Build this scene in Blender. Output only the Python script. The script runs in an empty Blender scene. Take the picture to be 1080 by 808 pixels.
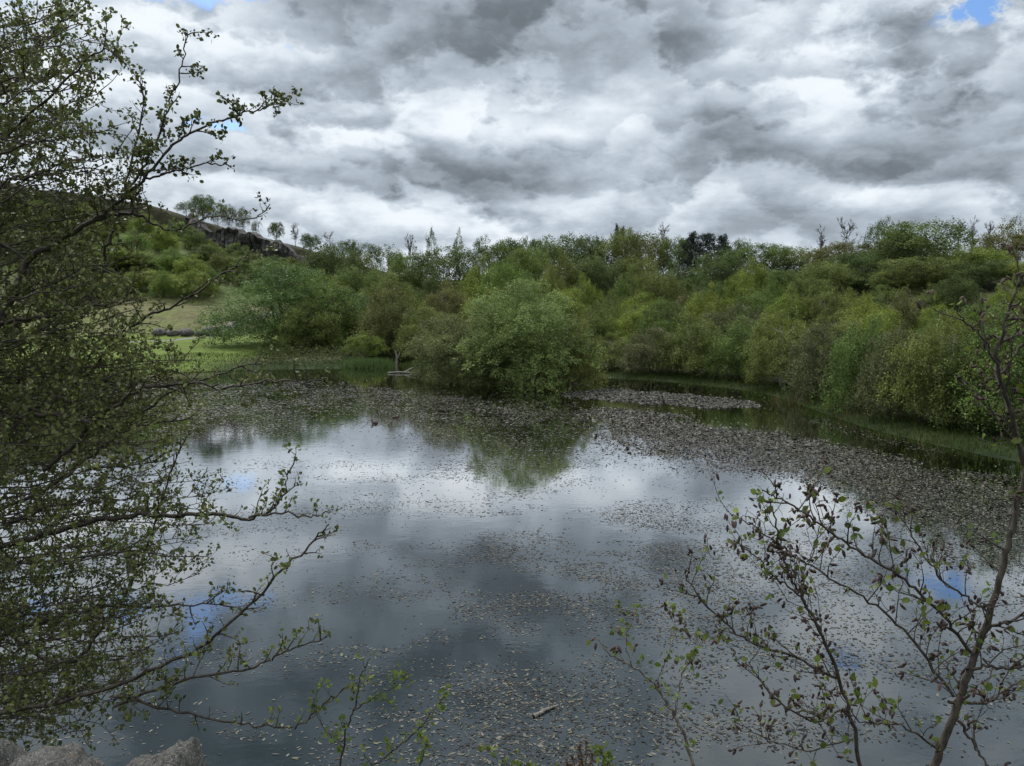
import bpy, math, random
import numpy as np
from mathutils import Vector, Matrix
R = math.radians
C = bpy.context.scene.collection
scene = bpy.context.scene
rng = np.random.default_rng(7)
random.seed(7)

# ------------------------------------------------------------------ camera
FPX, CX, CY, HOR = 831.0, 540.0, 404.0, 325.0      # focal length in photo pixels
EYE = np.array([0.0, 0.0, 5.0])
PITCH = math.atan((CY - HOR) / FPX)
cam_data = bpy.data.cameras.new('camera'); cam = bpy.data.objects.new('camera', cam_data); C.objects.link(cam)
cam.location = EYE; cam.rotation_euler = (R(90) - PITCH, 0, 0)
cam_data.sensor_width = 36; cam_data.lens = FPX / 1080 * 36
cam_data.clip_start = 0.05; cam_data.clip_end = 6000
scene.camera = cam
FWD = np.array([0, math.cos(PITCH), -math.sin(PITCH)]); UP = np.array([0, math.sin(PITCH), math.cos(PITCH)])

def ray(px, py):
    return FWD + np.array([(px - CX) / FPX, 0, 0]) - UP * ((py - CY) / FPX)
def at(px, py, depth):
    """point seen at photo pixel (px, py), that far along the view"""
    return EYE + ray(px, py) * depth
def ground(px, py, z=0.0):
    d = ray(px, py); return EYE + d * ((z - EYE[2]) / d[2])
def at_y(px, py, Y):
    d = ray(px, py); return EYE + d * (Y / d[1])

# ------------------------------------------------------------------ light
SUN_EL, SUN_AZ = 52.0, -35.0       # azimuth clockwise from the view direction
EXPOSURE = 1.0
SKY_STRENGTH = 0.1
sun_data = bpy.data.lights.new('sun', 'SUN'); sun_data.energy = 1.5; sun_data.angle = R(14); sun_data.color = (1, .96, .9)
sun = bpy.data.objects.new('sun', sun_data); C.objects.link(sun)
sd = Vector((math.sin(R(SUN_AZ)) * math.cos(R(SUN_EL)), math.cos(R(SUN_AZ)) * math.cos(R(SUN_EL)), math.sin(R(SUN_EL))))
sun.rotation_euler = sd.to_track_quat('Z', 'Y').to_euler(); sun.location = (0, 0, 60)
vs = scene.view_settings
vs.view_transform = 'Standard'; vs.look = 'None'; vs.gamma = 1; vs.use_curve_mapping = False; vs.exposure = EXPOSURE

# ------------------------------------------------------------------ node helper
class N:
    def __init__(s, tree): s.t = tree; s.n = tree.nodes; s.l = tree.links
    def new(s, typ, **kw):
        nd = s.n.new(typ)
        for k, v in kw.items(): setattr(nd, k, v)
        return nd
    def put(s, sock, v):
        if isinstance(v, bpy.types.NodeSocket): s.l.new(v, sock)
        elif v is not None: sock.default_value = v[:3] if sock.type == 'VECTOR' and hasattr(v, '__len__') else v
    def m(s, op, a, b=None, c=None, clamp=False):
        nd = s.new('ShaderNodeMath', operation=op, use_clamp=clamp)
        s.put(nd.inputs[0], a)
        if b is not None: s.put(nd.inputs[1], b)
        if c is not None: s.put(nd.inputs[2], c)
        return nd.outputs[0]
    def noise(s, vec, scale, detail=3, rough=.5, dist=0.0, out=0):
        nd = s.new('ShaderNodeTexNoise'); s.put(nd.inputs['Vector'], vec)
        nd.inputs['Scale'].default_value = scale; nd.inputs['Detail'].default_value = detail
        nd.inputs['Roughness'].default_value = rough; nd.inputs['Distortion'].default_value = dist
        return nd.outputs[out]
    def smooth(s, v, a, b, lo=0.0, hi=1.0):
        nd = s.new('ShaderNodeMapRange', interpolation_type='SMOOTHSTEP'); s.put(nd.inputs[0], v)
        for i, x in enumerate((a, b, lo, hi)): nd.inputs[1 + i].default_value = x
        return nd.outputs[0]
    def mix(s, f, a, b, blend='MIX'):
        nd = s.new('ShaderNodeMix', data_type='RGBA', blend_type=blend)
        s.put(nd.inputs[0], f); s.put(nd.inputs[6], a); s.put(nd.inputs[7], b); return nd.outputs[2]
    def comb(s, x, y, z):
        nd = s.new('ShaderNodeCombineXYZ')
        for i, v in enumerate((x, y, z)): s.put(nd.inputs[i], v)
        return nd.outputs[0]
def rgb(r, g, b): return (r, g, b, 1.0)

# ------------------------------------------------------------------ sky with broken cloud
world = bpy.data.worlds.new('World'); scene.world = world; world.use_nodes = True
w = N(world.node_tree); w.n.clear()
sky = w.new('ShaderNodeTexSky', sky_type='NISHITA', sun_disc=False, sun_elevation=R(SUN_EL), sun_rotation=R(SUN_AZ))
tc = w.new('ShaderNodeTexCoord'); sep = w.new('ShaderNodeSeparateXYZ'); w.l.new(tc.outputs['Generated'], sep.inputs[0])
dx, dy, dz = sep.outputs
zc = w.m('ADD', w.m('MAXIMUM', dz, 0.0), 0.24)
pu, pv = w.m('DIVIDE', dx, zc), w.m('DIVIDE', dy, zc)
P = w.comb(pu, pv, 3.3)
POFF = w.comb(w.m('ADD', pu, 0.03), w.m('SUBTRACT', pv, 0.09), 3.3)
az = w.m('ARCTAN2', dx, dy); el = w.m('ARCSINE', dz)
def sky_blobs(lst):
    tot = None
    for (px, py, rx, ry, amt) in lst:
        d = ray(px, py); d = d / np.linalg.norm(d)
        a0, e0 = math.atan2(d[0], d[1]), math.asin(d[2])
        u = w.m('DIVIDE', w.m('SUBTRACT', az, a0), rx / FPX); v = w.m('DIVIDE', w.m('SUBTRACT', el, e0), ry / FPX)
        g = w.m('EXPONENT', w.m('MULTIPLY', w.m('ADD', w.m('MULTIPLY', u, u), w.m('MULTIPLY', v, v)), -1.0))
        g = w.m('MULTIPLY', g, amt)
        tot = g if tot is None else w.m('ADD', tot, g)
    return tot
# heavy (+) and thin (-) parts of the cloud deck, by direction
deck = sky_blobs([
    (640, 40, 260, 50, .16), (560, 192, 120, 22, .13), (920, 160, 170, 42, .17), (360, 175, 80, 24, .10),
    (770, 232, 130, 18, .10), (1030, 100, 90, 36, .10), (560, -60, 420, 60, .10),
    (425, 128, 80, 22, -.12), (160, 40, 110, 45, -.10), (960, 60, 70, 36, -.09), (690, 190, 70, 22, -.08),
    (620, 130, 60, 24, -.06), (860, 135, 40, 14, -.10), (1000, 205, 120, 14, -.10), (450, 225, 180, 16, -.07),
    (480, -70, 240, 70, .10), (330, -190, 240, 70, .08), (540, -260, 400, 70, .05), (985, -50, 130, 60, -.14), (760, -120, 200, 60, -.10)])
gaps = sky_blobs([(1032, 12, 34, 15, .32), (305, 50, 13, 9, .5), (228, 138, 48, 18, .5), (275, 4, 34, 10, .45),
                  (90, -60, 160, 60, .30), (250, -150, 90, 50, .34), (300, 90, 16, 10, .06), (930, -70, 40, 30, .3)])
def warp(v):
    a = w.new('ShaderNodeVectorMath', operation='MULTIPLY_ADD'); w.l.new(w.noise(v, 5.0, 3, .55, 0, 1), a.inputs[0]); a.inputs[1].default_value = (.16, .16, 0); w.l.new(v, a.inputs[2]); return a.outputs[0]
n1 = w.noise(warp(P), 2.0, 9, .58, .1); n2 = w.noise(warp(POFF), 2.0, 9, .58, .1)
nlow = w.noise(P, .8, 2, .5, .2)
fine = w.m('SUBTRACT', 1.0, w.m('ABSOLUTE', w.m('MULTIPLY', w.m('SUBTRACT', w.noise(warp(P), 7.0, 5, .6, .2), .5), 3.0)))
dens = w.m('ADD', w.m('ADD', w.m('MULTIPLY', n1, .72), w.m('MULTIPLY', nlow, .22)), w.m('MULTIPLY', fine, .06))
dens = w.m('ADD', dens, w.m('MULTIPLY', deck, 1.25))
def noise2(u, v, sc_, detail, rough, dist=0.0):
    nd = w.new('ShaderNodeTexNoise', noise_dimensions='2D'); w.l.new(w.comb(u, v, 0.0), nd.inputs['Vector'])
    nd.inputs['Scale'].default_value = sc_; nd.inputs['Detail'].default_value = detail; nd.inputs['Roughness'].default_value = rough; nd.inputs['Distortion'].default_value = dist
    return nd.outputs[0]
def cumulus(k, amp, sc_, seed):
    # banks of cumulus one behind the other: each rises from a grey base to a bright, lumpy top
    u = w.m('ADD', az, seed); v = w.m('MULTIPLY', el, 1.7)
    big = w.m('MULTIPLY', w.m('SUBTRACT', noise2(u, v, sc_, 2, .5), .5), amp)
    bil = w.m('ABSOLUTE', w.m('SUBTRACT', noise2(u, v, sc_ * 3.2, 5, .56), .5))
    s_ = w.m('ADD', w.m('MULTIPLY', w.m('LOGARITHM', w.m('ADD', w.m('MAXIMUM', el, 0.0), .07), math.e), k), big)
    s_ = w.m('ADD', s_, w.m('MULTIPLY', bil, 1.5))
    f = w.m('FRACT', w.m('ADD', s_, 40.0))
    return w.m('MULTIPLY', w.smooth(f, .02, .74), w.smooth(f, .76, 1.0, 1.0, 0.0))
banks = w.m('ADD', w.m('MULTIPLY', cumulus(2.0, 3.0, 2.9, 1.7), .62), w.m('MULTIPLY', cumulus(2.8, 2.8, 4.6, 5.2), .38))
relief = w.m('MULTIPLY', w.m('SUBTRACT', banks, .45), .29)
relief0 = w.m('MULTIPLY', w.m('SUBTRACT', n1, n2), .8)
dark = w.smooth(dens, .42, .80)
lum = w.m('SUBTRACT', .37, w.m('MULTIPLY', dark, .235))
lum = w.m('ADD', lum, w.m('MULTIPLY', w.m('ADD', relief0, relief), w.m('SUBTRACT', 1.0, w.m('MULTIPLY', dark, .45))))
lum = w.m('ADD', lum, w.m('MULTIPLY', w.m('SUBTRACT', fine, .5), .05))
lum = w.m('SMOOTH_MIN', w.m('SMOOTH_MAX', lum, .10, .06), .50, .10)
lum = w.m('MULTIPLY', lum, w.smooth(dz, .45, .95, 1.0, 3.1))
hz = w.smooth(dz, .03, .16, 1.0, 0.0)
lum = w.m('ADD', w.m('MULTIPLY', lum, w.m('SUBTRACT', 1.0, w.m('MULTIPLY', hz, .35))), w.m('MULTIPLY', hz, .15))
cold = w.smooth(lum, .2, .7)
ccol = w.mix(cold, rgb(.81, .94, 1.08), rgb(.97, .99, 1.0))
cl = w.new('ShaderNodeVectorMath', operation='SCALE'); w.l.new(ccol, cl.inputs[0])
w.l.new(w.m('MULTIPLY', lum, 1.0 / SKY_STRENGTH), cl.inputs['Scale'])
cover = w.smooth(w.m('SUBTRACT', w.m('SUBTRACT', dens, w.m('MULTIPLY', deck, .5)), w.m('MULTIPLY', gaps, w.smooth(banks, .0, .8, 1.25, .45))), .20, .33)
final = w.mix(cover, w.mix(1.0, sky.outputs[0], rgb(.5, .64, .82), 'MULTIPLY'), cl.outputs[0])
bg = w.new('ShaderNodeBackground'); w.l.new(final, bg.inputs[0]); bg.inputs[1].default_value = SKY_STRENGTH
wo = w.new('ShaderNodeOutputWorld'); w.l.new(bg.outputs[0], wo.inputs[0])

# ------------------------------------------------------------------ materials
def material(name):
    m = bpy.data.materials.new(name); m.use_nodes = True
    n = N(m.node_tree); b = n.n['Principled BSDF']
    return m, n, b
def geo(n): return n.new('ShaderNodeNewGeometry')
def obj_vec(n): return n.new('ShaderNodeTexCoord').outputs['Object']

def foliage_material(name, colour=None, translucency=.35, spread=.5, rough=.55):
    """leaf colour from the object's own colour (or given), varied leaf by leaf and clump by clump"""
    m, n, b = material(name)
    base = n.new('ShaderNodeObjectInfo').outputs['Color'] if colour is None else rgb(*colour)
    rnd = geo(n).outputs['Random Per Island']
    v = n.m('ADD', n.m('MULTIPLY', rnd, spread * 1.6), 1.0 - spread * .8)
    patch = n.noise(obj_vec(n), 3.0 if colour is None else 1.4, 3, .6)
    v = n.m('MULTIPLY', v, n.smooth(patch, .3, .7, .68, 1.35))
    sc = n.new('ShaderNodeVectorMath', operation='SCALE'); n.put(sc.inputs[0], base); n.l.new(v, sc.inputs['Scale'])
    hs = n.new('ShaderNodeHueSaturation'); n.l.new(sc.outputs[0], hs.inputs['Color'])
    n.l.new(n.m('ADD', n.m('MULTIPLY', n.m('FRACT', n.m('MULTIPLY', rnd, 7.31)), .05), .475), hs.inputs['Hue'])
    n.l.new(n.smooth(n.m('FRACT', n.m('MULTIPLY', rnd, 13.7)), 0, 1, .92, 1.18), hs.inputs['Saturation'])
    n.l.new(hs.outputs[0], b.inputs['Base Color'])
    b.inputs['Roughness'].default_value = rough; b.inputs['Specular IOR Level'].default_value = .12
    tr = n.new('ShaderNodeBsdfTranslucent'); n.l.new(hs.outputs[0], tr.inputs[0])
    mx = n.new('ShaderNodeMixShader'); mx.inputs[0].default_value = translucency
    n.l.new(b.outputs[0], mx.inputs[1]); n.l.new(tr.outputs[0], mx.inputs[2])
    n.l.new(mx.outputs[0], n.n['Material Output'].inputs[0])
    return m
def bark_material(name, c1, c2, scale=6.0, stretch=.25, bump=.4):
    m, n, b = material(name)
    mp = n.new('ShaderNodeMapping'); n.l.new(obj_vec(n), mp.inputs[0]); mp.inputs['Scale'].default_value = (1, 1, stretch)
    f = n.noise(mp.outputs[0], scale, 6, .65)
    n.l.new(n.mix(n.smooth(f, .35, .65), rgb(*c1), rgb(*c2)), b.inputs['Base Color'])
    b.inputs['Roughness'].default_value = .85
    bp = n.new('ShaderNodeBump'); bp.inputs['Strength'].default_value = bump; bp.inputs['Distance'].default_value = .004
    n.l.new(n.noise(mp.outputs[0], scale * 3, 4), bp.inputs['Height']); n.l.new(bp.outputs[0], b.inputs['Normal'])
    return m
M = {}
M['leaf'] = foliage_material('leaf')
M['needle'] = foliage_material('needle', None, .1, .4, .6)
M['near_leaf'] = foliage_material('near_leaf', (.098, .115, .042), .25, .55, .42)
M['alder_leaf'] = foliage_material('alder_leaf', (.105, .14, .038), .4, .4, .4)
M['grass'] = foliage_material('grass', (.038, .060, .012), .25, .5, .6)
M['dead_grass'] = foliage_material('dead_grass', (.09, .07, .036), .2, .5, .7)
M['reed'] = foliage_material('reed', (.07, .11, .04), .3, .4, .6)
M['bark'] = bark_material('bark', (.05, .042, .032), (.12, .105, .085), 3)
M['pale_bark'] = bark_material('pale_bark', (.16, .145, .12), (.3, .28, .24), 3)
M['near_bark'] = bark_material('near_bark', (.014, .011, .008), (.052, .041, .03), 60, .5)
M['grey_bark'] = bark_material('grey_bark', (.06, .05, .042), (.17, .15, .125), 60, .5)
M['cone'] = bark_material('cone', (.018, .012, .010), (.055, .03, .024), 80)
M['dead_wood'] = bark_material('dead_wood', (.08, .075, .066), (.18, .168, .15), 10)
M['seed'] = bark_material('seed', (.045, .03, .02), (.14, .1, .065), 60)

def rock_material(name, c1, c2, c3, scale, lichen=0.0, bump=.6, dist=.03):
    m, n, b = material(name)
    v = obj_vec(n)
    f = n.noise(v, scale, 8, .65, .3); g = n.noise(v, scale * 3.1, 6, .7)
    c = n.mix(n.smooth(f, .35, .65), rgb(*c1), rgb(*c2)); c = n.mix(n.smooth(g, .52, .66), c, rgb(*c3))
    if lichen:
        h = n.noise(v, scale * 1.1 + 1.7, 7, .7, .6)
        c = n.mix(n.m('MULTIPLY', n.smooth(h, .62, .68), lichen), c, rgb(.42, .2, .03))
    n.l.new(c, b.inputs['Base Color']); b.inputs['Roughness'].default_value = .9
    bp = n.new('ShaderNodeBump'); bp.inputs['Strength'].default_value = bump; bp.inputs['Distance'].default_value = dist
    n.l.new(n.m('ADD', n.m('MULTIPLY', f, .6), n.m('MULTIPLY', g, .5)), bp.inputs['Height']); n.l.new(bp.outputs[0], b.inputs['Normal'])
    return m
M['boulder'] = rock_material('boulder', (.05, .05, .048), (.17, .168, .155), (.40, .395, .37), 9, .9, 1.0, .035)
M['dark_rock'] = rock_material('dark_rock', (.035, .033, .035), (.09, .085, .082), (.2, .19, .175), 1.2)
M['cliff'] = rock_material('cliff', (.022, .021, .023), (.055, .052, .052), (.10, .085, .062), .35, 0, .8, .4)
m, n, b = material('path_tarmac'); v = obj_vec(n)
n.l.new(n.mix(n.noise(v, 2.0, 6), rgb(.07, .068, .07), rgb(.14, .135, .13)), b.inputs['Base Color']); b.inputs['Roughness'].default_value = .9; M['path'] = m

# ------------------------------------------------------------------ mesh helpers
def tag(o, label=None, cat=None, group=None, kind=None):
    for k, v in (('label', label), ('category', cat), ('group', group), ('kind', kind)):
        if v: o[k] = v
    return o
def empty(name, loc, label, cat, group=None):
    o = bpy.data.objects.new(name, None); C.objects.link(o); o.location = loc; o.empty_display_size = .2
    return tag(o, label, cat, group)
def link(name, me, parent=None):
    o = bpy.data.objects.new(name, me); C.objects.link(o)
    if parent is not None: o.parent = parent
    return o
def poly_mesh(name, V, k, mat, smooth=False):
    """V: (n*k, 3) vertices of n separate k-gons"""
    V = np.asarray(V, dtype=np.float32).reshape(-1, 3); nv = len(V); nf = nv // k
    me = bpy.data.meshes.new(name)
    me.vertices.add(nv); me.vertices.foreach_set('co', V.ravel())
    me.loops.add(nv); me.loops.foreach_set('vertex_index', np.arange(nv, dtype=np.int32))
    me.polygons.add(nf); me.polygons.foreach_set('loop_start', np.arange(0, nv, k, dtype=np.int32))
    me.update(calc_edges=True); me.validate()
    me.materials.append(mat)
    return me
def grid_mesh(name, V, nu, nv, mat, smooth=True):
    V = np.asarray(V, dtype=np.float32).reshape(-1, 3)
    i = np.arange(nu - 1)[:, None] * nv + np.arange(nv - 1)[None, :]
    F = np.stack([i, i + nv, i + nv + 1, i + 1], -1).reshape(-1, 4).astype(np.int32)
    me = bpy.data.meshes.new(name); me.vertices.add(len(V)); me.vertices.foreach_set('co', V.ravel())
    me.loops.add(F.size); me.loops.foreach_set('vertex_index', F.ravel())
    me.polygons.add(len(F)); me.polygons.foreach_set('loop_start', np.arange(0, F.size, 4, dtype=np.int32))
    me.update(calc_edges=True); me.polygons.foreach_set('use_smooth', np.full(len(F), smooth)); me.materials.append(mat)
    return me
def unit(v): return v / np.maximum(np.linalg.norm(v, axis=-1, keepdims=True), 1e-9)
def leaf_quads(P, L, asp=.5, up=.35, rg=None, out=None, fold=.0):
    """diamond leaves at points P of length L; normals random, pulled upward by `up`"""
    rg = rg or rng; n = len(P)
    nor = rg.normal(size=(n, 3)); nor = unit(nor)
    nor[:, 2] += up * 2
    if out is not None: nor += out
    nor = unit(nor)
    d = unit(np.cross(nor, unit(rg.normal(size=(n, 3)))))
    s = np.cross(nor, d)
    L = np.broadcast_to(np.asarray(L, float), (n,))[:, None]
    a = P; c = P + d * L
    mid = P + d * L * .45 + nor * L * fold
    b = mid + s * L * asp * .5; e = mid - s * L * asp * .5
    return np.stack([a, b, c, e], 1)
def tubes_mesh(name, lines, mat, sides=5):
    """lines: list of (points (n,3), radii (n,)) -> one mesh of tapered tubes"""
    VV, FF, off = [], [], 0
    ang = np.linspace(0, 2 * math.pi, sides, endpoint=False); ca, sa = np.cos(ang), np.sin(ang)
    for pts, rad in lines:
        pts = np.asarray(pts, float); n = len(pts)
        if n < 2: continue
        t = np.gradient(pts, axis=0); t = unit(t)
        ref = np.array([0, 0, 1.0]) if abs(t[0, 2]) < .9 else np.array([1.0, 0, 0])
        u = unit(np.cross(t, ref)); v = np.cross(t, u)
        rad = np.asarray(rad, float)[:, None, None]
        ring = pts[:, None, :] + rad * (u[:, None, :] * ca[None, :, None] + v[:, None, :] * sa[None, :, None])
        VV.append(ring.reshape(-1, 3))
        i = np.arange(n - 1)[:, None] * sides + np.arange(sides)[None, :]
        j = np.arange(n - 1)[:, None] * sides + (np.arange(sides)[None, :] + 1) % sides
        FF.append(np.stack([i, j, j + sides, i + sides], -1).reshape(-1, 4) + off)
        off += n * sides
    V = np.concatenate(VV).astype(np.float32); F = np.concatenate(FF).astype(np.int32)
    me = bpy.data.meshes.new(name); me.vertices.add(len(V)); me.vertices.foreach_set('co', V.ravel())
    me.loops.add(F.size); me.loops.foreach_set('vertex_index', F.ravel())
    me.polygons.add(len(F)); me.polygons.foreach_set('loop_start', np.arange(0, F.size, 4, dtype=np.int32))
    me.update(calc_edges=True); me.polygons.foreach_set('use_smooth', np.full(len(F), True)); me.materials.append(mat)
    return me
def spline(pts, per=6, wob=0.0, rg=None):
    """Catmull-Rom through pts"""
    p = np.asarray(pts, float); p = np.vstack([2 * p[0] - p[1], p, 2 * p[-1] - p[-2]]); out = []
    for i in range(1, len(p) - 2):
        for k in range(per):
            t = k / per
            out.append(.5 * ((2 * p[i]) + (p[i + 1] - p[i - 1]) * t + (2 * p[i - 1] - 5 * p[i] + 4 * p[i + 1] - p[i + 2]) * t * t
                             + (-p[i - 1] + 3 * p[i] - 3 * p[i + 1] + p[i + 2]) * t ** 3))
    out.append(p[-2]); out = np.array(out)
    if wob: out[1:] += (rg or rng).normal(size=out[1:].shape) * wob
    return out
def vnoise(x, y, s, seed=0):
    """cheap smooth value noise for terrain"""
    x = np.asarray(x) / s; y = np.asarray(y) / s
    xi = np.floor(x); yi = np.floor(y); fx = x - xi; fy = y - yi
    fx = fx * fx * (3 - 2 * fx); fy = fy * fy * (3 - 2 * fy)
    def h(a, b): return np.modf(np.abs(np.sin(a * 127.1 + b * 311.7 + seed * 17.3) * 43758.5453))[0]
    return (h(xi, yi) * (1 - fx) + h(xi + 1, yi) * fx) * (1 - fy) + (h(xi, yi + 1) * (1 - fx) + h(xi + 1, yi + 1) * fx) * fy

# ------------------------------------------------------------------ terrain
def sstep(a, b, x):
    t = np.clip((np.asarray(x, float) - a) / (b - a), 0, 1); return t * t * (3 - 2 * t)
far_line = [(40, 397), (130, 394), (220, 391), (300, 389), (360, 388), (404, 386), (411, 379), (430, 377), (437, 388), (470, 391),
            (560, 391), (640, 398), (700, 402), (760, 408), (800, 414), (838, 424), (880, 441), (930, 456), (980, 468), (1030, 479), (1090, 491)]
POND = [tuple(ground(px, py)[:2]) for px, py in far_line] + [(21, 20), (19, 12), (12, 6.5), (4, 5.2), (-3, 5.0), (-9, 6), (-16, 10), (-26, 22), (-38, 45)]
POND = np.array(POND)
def pond_sd(x, y):
    """signed distance to the water's edge, positive on land"""
    x = np.asarray(x, float); y = np.asarray(y, float)
    best = np.full(x.shape, 1e9); inside = np.zeros(x.shape, bool)
    n = len(POND)
    for i in range(n):
        ax, ay = POND[i]; bx, by = POND[(i + 1) % n]
        ex, ey = bx - ax, by - ay
        t = np.clip(((x - ax) * ex + (y - ay) * ey) / (ex * ex + ey * ey), 0, 1)
        best = np.minimum(best, np.hypot(x - ax - t * ex, y - ay - t * ey))
        cond = ((ay > y) != (by > y)) & (x < (bx - ax) * (y - ay) / (by - ay + 1e-12) + ax)
        inside ^= cond
    return np.where(inside, -best, best)
HX = [-400, -150, -117, -84, -67, -43, -28, 0, 60, 400]; HZ = [38, 36, 34, 28.5, 24, 16.5, 12.5, 11, 11, 11]
CLIFF_Y = 176.0
def terrain(x, y):
    x = np.asarray(x, float); y = np.asarray(y, float)
    s = pond_sd(x, y)
    land = np.interp(s, [0, 1.2, 4, 15, 35, 60, 90, 120, 200, 600, 2500], [0, .22, .42, .8, 2.0, 5.0, 9.5, 12.5, 13, 10, 4])
    bed = -np.minimum(1.4, .35 * -s)
    z = np.where(s > 0, land, bed)
    H = np.interp(x, HX, HZ) + (vnoise(x, 0 * x, 9, 21) - .5) * 1.6 * (x < -30)
    prof = .78 * sstep(88, 172, y) + .22 * sstep(CLIFF_Y - .5, CLIFF_Y + 3, y)
    meadow = np.interp(x, [-70, -24, -14], [1, 1, 0])
    low = np.interp(y, [60, 75, 100, 112, 130], [.3, .5, 1.4, 4.2, 7])
    hill = np.maximum(H * prof, 0) * (1 - sstep(260, 700, y) * .6)
    left = np.where(y < 120, np.minimum(np.maximum(hill, low), low + 2.5), np.maximum(hill, 0))
    zl = np.maximum(left, 0)
    z = np.where(s > 0, z * (1 - meadow) + np.minimum(zl, .1 * s + .6 * sstep(30, 40, s) * zl + 0 * zl + np.where(s > 25, zl, 0)) * meadow, z)
    near = 3.35 * sstep(6.2, 1.6, y) * sstep(-30, -12, y + 40)
    z = np.where(y < 8, np.maximum(z, near - .9 * sstep(5.2, 6.4, y)), z)
    z = z + .3 * sstep(-.1, -.5, x) * sstep(-2.2, -1.4, x) * sstep(2.3, 1.8, y) * sstep(.6, 1.2, y)
    z = np.where(s > 0, z + (vnoise(x, y, 6, 1) - .5) * .35 * sstep(1, 8, s) * sstep(8, 20, y) + (vnoise(x, y, 22, 2) - .5) * 1.0 * sstep(15, 50, s), z)
    return z
def tz(x, y): return float(terrain(np.array([x]), np.array([y]))[0])

gx = np.concatenate([[-2500, -1200, -700, -450, -300, -220, -170], np.arange(-140, -45, 1.6), np.arange(-45, 45, .6), np.arange(45, 120, 2.0), [130, 160, 220, 350, 600, 1200, 2500]])
gy = np.concatenate([[-800, -300, -120, -60, -30, -15], np.arange(-8, 10, .4), np.arange(10, 100, .7), np.arange(100, 172, 1.5), np.arange(172, 184, .6), np.arange(184, 230, 3.), [240, 270, 330, 450, 700, 1200, 2500]])
GX, GY = np.meshgrid(gx, gy, indexing='ij'); GZ = terrain(GX, GY)
m, n, b = material('ground')
ca = n.new('ShaderNodeVertexColor'); ca.layer_name = 'cover'
v = obj_vec(n)
var = n.smooth(n.noise(v, .9, 8, .7), .3, .7, .6, 1.4)
sc = n.new('ShaderNodeVectorMath', operation='SCALE'); n.l.new(ca.outputs[0], sc.inputs[0]); n.l.new(var, sc.inputs['Scale'])
n.l.new(n.mix(n.m('MULTIPLY', n.smooth(n.noise(v, .25, 5, .6), .5, .68), .15), sc.outputs[0], rgb(.09, .075, .04)), b.inputs['Base Color'])
b.inputs['Roughness'].default_value = .95; b.inputs['Specular IOR Level'].default_value = .15
bp = n.new('ShaderNodeBump'); bp.inputs['Strength'].default_value = .7; bp.inputs['Distance'].default_value = .15
n.l.new(n.noise(v, 3, 8, .7), bp.inputs['Height']); n.l.new(bp.outputs[0], b.inputs['Normal'])
gm = grid_mesh('ground', np.stack([GX, GY, GZ], -1), len(gx), len(gy), m)
S = pond_sd(GX, GY)
col = np.zeros(GX.shape + (4,), np.float32); col[..., 3] = 1
def paint(mask, c):
    mk = np.clip(mask, 0, 1)[..., None]; col[..., :3] = col[..., :3] * (1 - mk) + np.array(c) * mk
paint(np.ones_like(S), (.035, .04, .018))                                 # wood floor
paint((S < 4) * 1.0, (.015, .026, .007))
mead = sstep(-22, -27, GX) * (GY > 40)
paint(mead * sstep(122, 112, GY), (.082, .12, .022))                       # mown green meadow
paint(sstep(-30, -35, GX) * sstep(99, 103, GY) * sstep(132, 124, GY) * np.clip(.35 + 1.1 * vnoise(GX, GY, 5, 61) * vnoise(GX, GY, 1.7, 62) * 1.6, 0, 1), (.09, .088, .042))   # dry slope
paint(sstep(-26, -30, GX) * sstep(120, 130, GY), (.065, .085, .028))        # heathy hill
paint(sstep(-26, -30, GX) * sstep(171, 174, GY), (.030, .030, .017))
paint((GY < 9) * 1.0, (.04, .05, .02))
paint((S < -.2) * 1.0, (.02, .022, .015))
at_ = gm.color_attributes.new('cover', 'FLOAT_COLOR', 'POINT'); at_.data.foreach_set('color', col.reshape(-1))
tag(link('ground', gm), kind='structure')

# ------------------------------------------------------------------ water
m, n, b = material('pond_water'); v = obj_vec(n)
b.inputs['Base Color'].default_value = rgb(.008, .015, .018); b.inputs['Roughness'].default_value = .6; b.inputs['Specular IOR Level'].default_value = 0
mp = n.new('ShaderNodeMapping'); n.l.new(v, mp.inputs[0]); mp.inputs['Scale'].default_value = (1, 1.5, 1)
h = n.m('ADD', n.m('MULTIPLY', n.noise(mp.outputs[0], 1.6, 4, .6), .6), n.m('MULTIPLY', n.noise(mp.outputs[0], 7, 3, .6), .2))
bp = n.new('ShaderNodeBump'); bp.inputs['Strength'].default_value = .05; bp.inputs['Distance'].default_value = .05
n.l.new(h, bp.inputs['Height'])
gl = n.new('ShaderNodeBsdfGlossy'); gl.inputs['Roughness'].default_value = .03; n.l.new(bp.outputs[0], gl.inputs['Normal'])
fr = n.new('ShaderNodeFresnel'); fr.inputs['IOR'].default_value = 1.33; n.l.new(bp.outputs[0], fr.inputs['Normal'])
mx = n.new('ShaderNodeMixShader'); n.l.new(n.m('MULTIPLY', n.m('POWER', fr.outputs[0], 1.15), 4.0, clamp=True), mx.inputs[0])
n.l.new(b.outputs[0], mx.inputs[1]); n.l.new(gl.outputs[0], mx.inputs[2]); n.l.new(mx.outputs[0], n.n['Material Output'].inputs[0])
wm = bpy.data.meshes.new('pond_water'); ww = [(-75, 3.9, 0), (48, 3.9, 0), (48, 86, 0), (-75, 86, 0)]
wm.from_pydata(ww, [], [(0, 1, 2, 3)]); wm.materials.append(m)
tag(link('pond_water', wm), kind='structure')

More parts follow.
